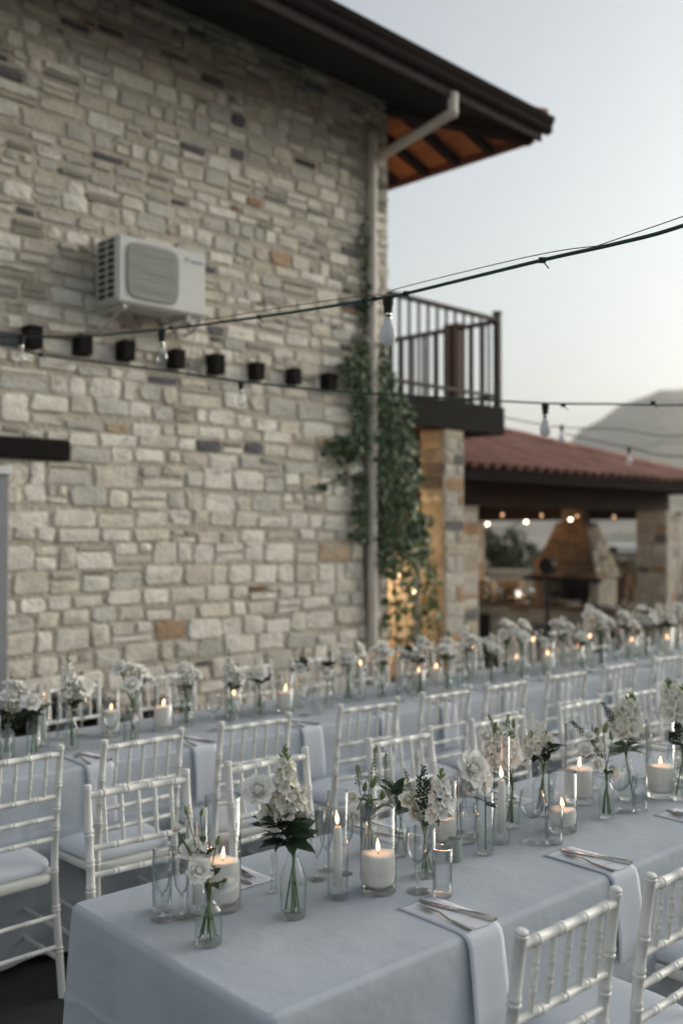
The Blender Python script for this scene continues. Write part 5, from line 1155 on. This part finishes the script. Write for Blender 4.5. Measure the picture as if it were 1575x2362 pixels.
bunch('bottle', 1252, 1884, 1764, 48, [('plume', 1238, 1745, 1224, 1640, 34), ('plume', 1246, 1745, 1246, 1666, 30), ('spike', 1230, 1740, 1226, 1690, 44, 18, 1), ('spike', 1254, 1738, 1258, 1688, 36, 14, 1), ('leaves', 1262, 1730, 8, 50, .35), ('leaves', 1242, 1745, 5, 46, .2), ('leaves', 1256, 1750, 5, 40, .8)],
      'cream astilbe plumes with dark glossy leaves in a round bottle', 109)
bunch('bottle', 1398, 1892, 1782, 34, [('rose', 1384, 1722, 34), ('rose', 1350, 1722, 32, (-.6, -.3, .5)), ('rose', 1376, 1752, 32, (-.3, -.7, .2)), ('rose', 1412, 1770, 34, (.5, -.4, -.2), 1), ('rose', 1358, 1690, 26), ('bud', 1392, 1692, 30), ('bud', 1410, 1708, 26), ('sprig', 1372, 1715, 1318, 1664, 12), ('sprig', 1366, 1725, 1376, 1680, 14, 1), ('sprig', 1370, 1740, 1336, 1738, 14), ('leaves', 1394, 1775, 6, 30, .5)],
      'white lisianthus with drooping green sprigs in a slim bottle', 110)
bunch('carafe', 1447, 1850, 1748, 42, [('spike', 1432, 1690, 1456, 1604, 56, 40, 1), ('spike', 1450, 1694, 1444, 1622, 50, 26, 1), ('sprig', 1425, 1680, 1388, 1620, 12), ('leaves', 1430, 1700, 4, 44, .1), ('leaves', 1450, 1735, 6, 44, -.2, 1), ('leaves', 1446, 1720, 6, 36, .3, 1)],
      'tall cream stock spike with one broad dark leaf', 111)
bunch('bottle', 1572, 1850, 1740, 44, [('spike', 1556, 1650, 1540, 1568, 46, 28, 1), ('spike', 1578, 1650, 1574, 1580, 44, 20, 1), ('sprig', 1570, 1720, 1562, 1670, 20), ('leaves', 1575, 1725, 5, 36, .4), ('sprig', 1560, 1725, 1548, 1690, 16)], 'tall cream snapdragon bunch beside the last pillar candle of the outer table', 112)
# ---- table 2: bunches further back
def far_posy(kind, loc, label, seed, s=1.0):
    po = Posy(loc, label, False, seed, 'flowers on the wall table'); g = po.r; h0 = .15
    def stem(p, t=.003): po.stem([(g.uniform(-.015, .015), g.uniform(-.015, .015), .015), (0, 0, h0), tuple(V(p) * .5 + V((0, 0, h0 * .5))), p], t)
    if kind == 0:
        for k in range(5): p = (g.uniform(-.05, .05), g.uniform(-.05, .05), g.uniform(.22, .33)); po.rose(V(p), (p[0] * 8, p[1] * 8 - .3, .8), g.uniform(.03, .042)); stem(p)
        po.leaves((0, 0, .2), 8, .07, .4); po.spike((.01, 0, .26), (.02, .01, .40), .045, 16)
    elif kind == 1:
        p = (-.01, 0, .22); po.spike(p, (-.02, .0, .43), .06, 30); stem(p); p = (.03, .01, .2); po.spike(p, (.05, .0, .34), .055, 22); stem(p); po.rose(V((.03, -.03, .27)), (.3, -.7, .5), .042); po.leaves((0, 0, .19), 7, .07, .4)
    elif kind == 2:
        for k in range(3): p = (g.uniform(-.03, .03), g.uniform(-.03, .03), .22); po.plume(p, (p[0] * 2.4, p[1] * 2.4, g.uniform(.33, .4)), .05); stem(p)
        po.leaves((0, 0, .2), 12, .085, .35); po.rose(V((-.03, -.03, .25)), (-.3, -.6, .6), .04)
    elif kind == 3:
        po.leaves((0, 0, .22), 14, .085, .6); po.leaves((.02, 0, .27), 8, .07, .7); p = (.0, 0, .26); po.rose(V((-.02, -.02, .24)), (-.3, -.6, .5), .035); stem(p)
        po.sprig((0, 0, .18), (.03, 0, .38), .03)
    else:
        for k in range(7): p = (g.gauss(0, .03), g.gauss(0, .03), g.uniform(.25, .36)); po.rose(V(p), (p[0] * 10, p[1] * 10 - .4, .7), g.uniform(.032, .04)); stem(p)
        po.leaves((0, 0, .23), 6, .06, .3)
    o = po.done(); o.scale = (s, s, s); return o
def mid2(u, off=0.0):
    """point on the wall table under pixel column u, off metres from its middle line"""
    t = (u - CX) / FPX; d = V((FW.x, FW.y, 0)).normalized() + RT * t; a = T2['a']; o = tp(T2, 0, T2['W'] / 2 + off); e = V((math.cos(a), math.sin(a), 0))
    k = (o.y * e.x - o.x * e.y) / (d.y * e.x - d.x * e.y); return V((d.x * k, d.y * k, TZ))
desc = ['white rose bunch with one short spike', 'tall white snapdragon bunch', 'cream plume bunch with dark leaves', 'dark leafy bunch with a white bloom', 'round bunch of white blooms']
rows = [(22, 0, .9), (82, 2, .92), (168, 1, 1.0), (308, 4, 1.0), (432, 0, .86), (535, 1, .84), (600, 2, .9), (692, 3, .85), (755, 3, .8), (803, 4, .92), (935, 3, .9), (968, 0, .95), (1075, 1, .95), (1132, 0, .85), (1203, 4, 1.0), (1252, 3, .9), (1296, 0, 1.0), (1338, 2, .9), (1384, 4, 1.05), (1442, 0, 1.0), (1486, 4, 1.0), (1520, 1, 1.0), (1560, 0, 1.05), (1165, 4, .95), (1360, 1, 1.1), (1464, 1, .9), (1540, 2, 1.05), (880, 4, .85), (1030, 0, .9)]
rows.sort()
for k, (u, kd, s_) in enumerate(rows):
    p = mid2(u, rng.uniform(-.10, .10)); kk = ('bottle', 'cyl', 'carafe')[k % 3]
    vase(kk, p.x, p.y, .03, .15 * s_ + .005, 2)
    far_posy(kd, (p.x, p.y, Z0), desc[kd] + ' on the wall table, %s from the door end' % ORD[k], 300 + k, s_)['group'] = 'flowers on the wall table'
for u, off in ((258, .1), (378, .05), (540, .10), (658, .02), (965, .02), (1005, .12), (1190, .05), (1262, -.05), (1330, .1), (1455, .05), (1535, -.06)):
    p = mid2(u, off); pillar_candle(p.x, p.y, .045, rng.uniform(.20, .24), rng.uniform(.10, .125), 2)
for u, off in ((104, .08), (597, .10), (832, .02), (920, .08), (1090, .08), (1228, .1), (1358, -.03), (1470, .1), (1548, .1)):
    p = mid2(u, off); taper(p.x, p.y, .026, .28, rng.uniform(.18, .235), 2)
gx = random.Random(9)
for k in range(12):
    x = .75 + k * .57
    for y, s_ in ((.25, 1), (T2['W'] - .2, -1)):
        p = tp(T2, x + gx.uniform(-.05, .05), y + gx.uniform(-.02, .02)); glassware('wine', p.x, p.y, .036, .185, 2)
        p = tp(T2, x + .085 * s_ + gx.uniform(-.02, .02), y + gx.uniform(-.02, .02)); glassware('tumbler', p.x, p.y, .027, .14, 2)
# ---- labels that count along each table
from collections import defaultdict
by = defaultdict(list)
for fmt, T, x, o in REG: by[(fmt, T)].append((x, o))
for (fmt, T), lst in by.items():
    lst.sort(key=lambda q: q[0])
    for i, (x, o) in enumerate(lst): o['label'] = fmt % (TN[T], ORD[i] if i < len(ORD) else 'far', EN[T])
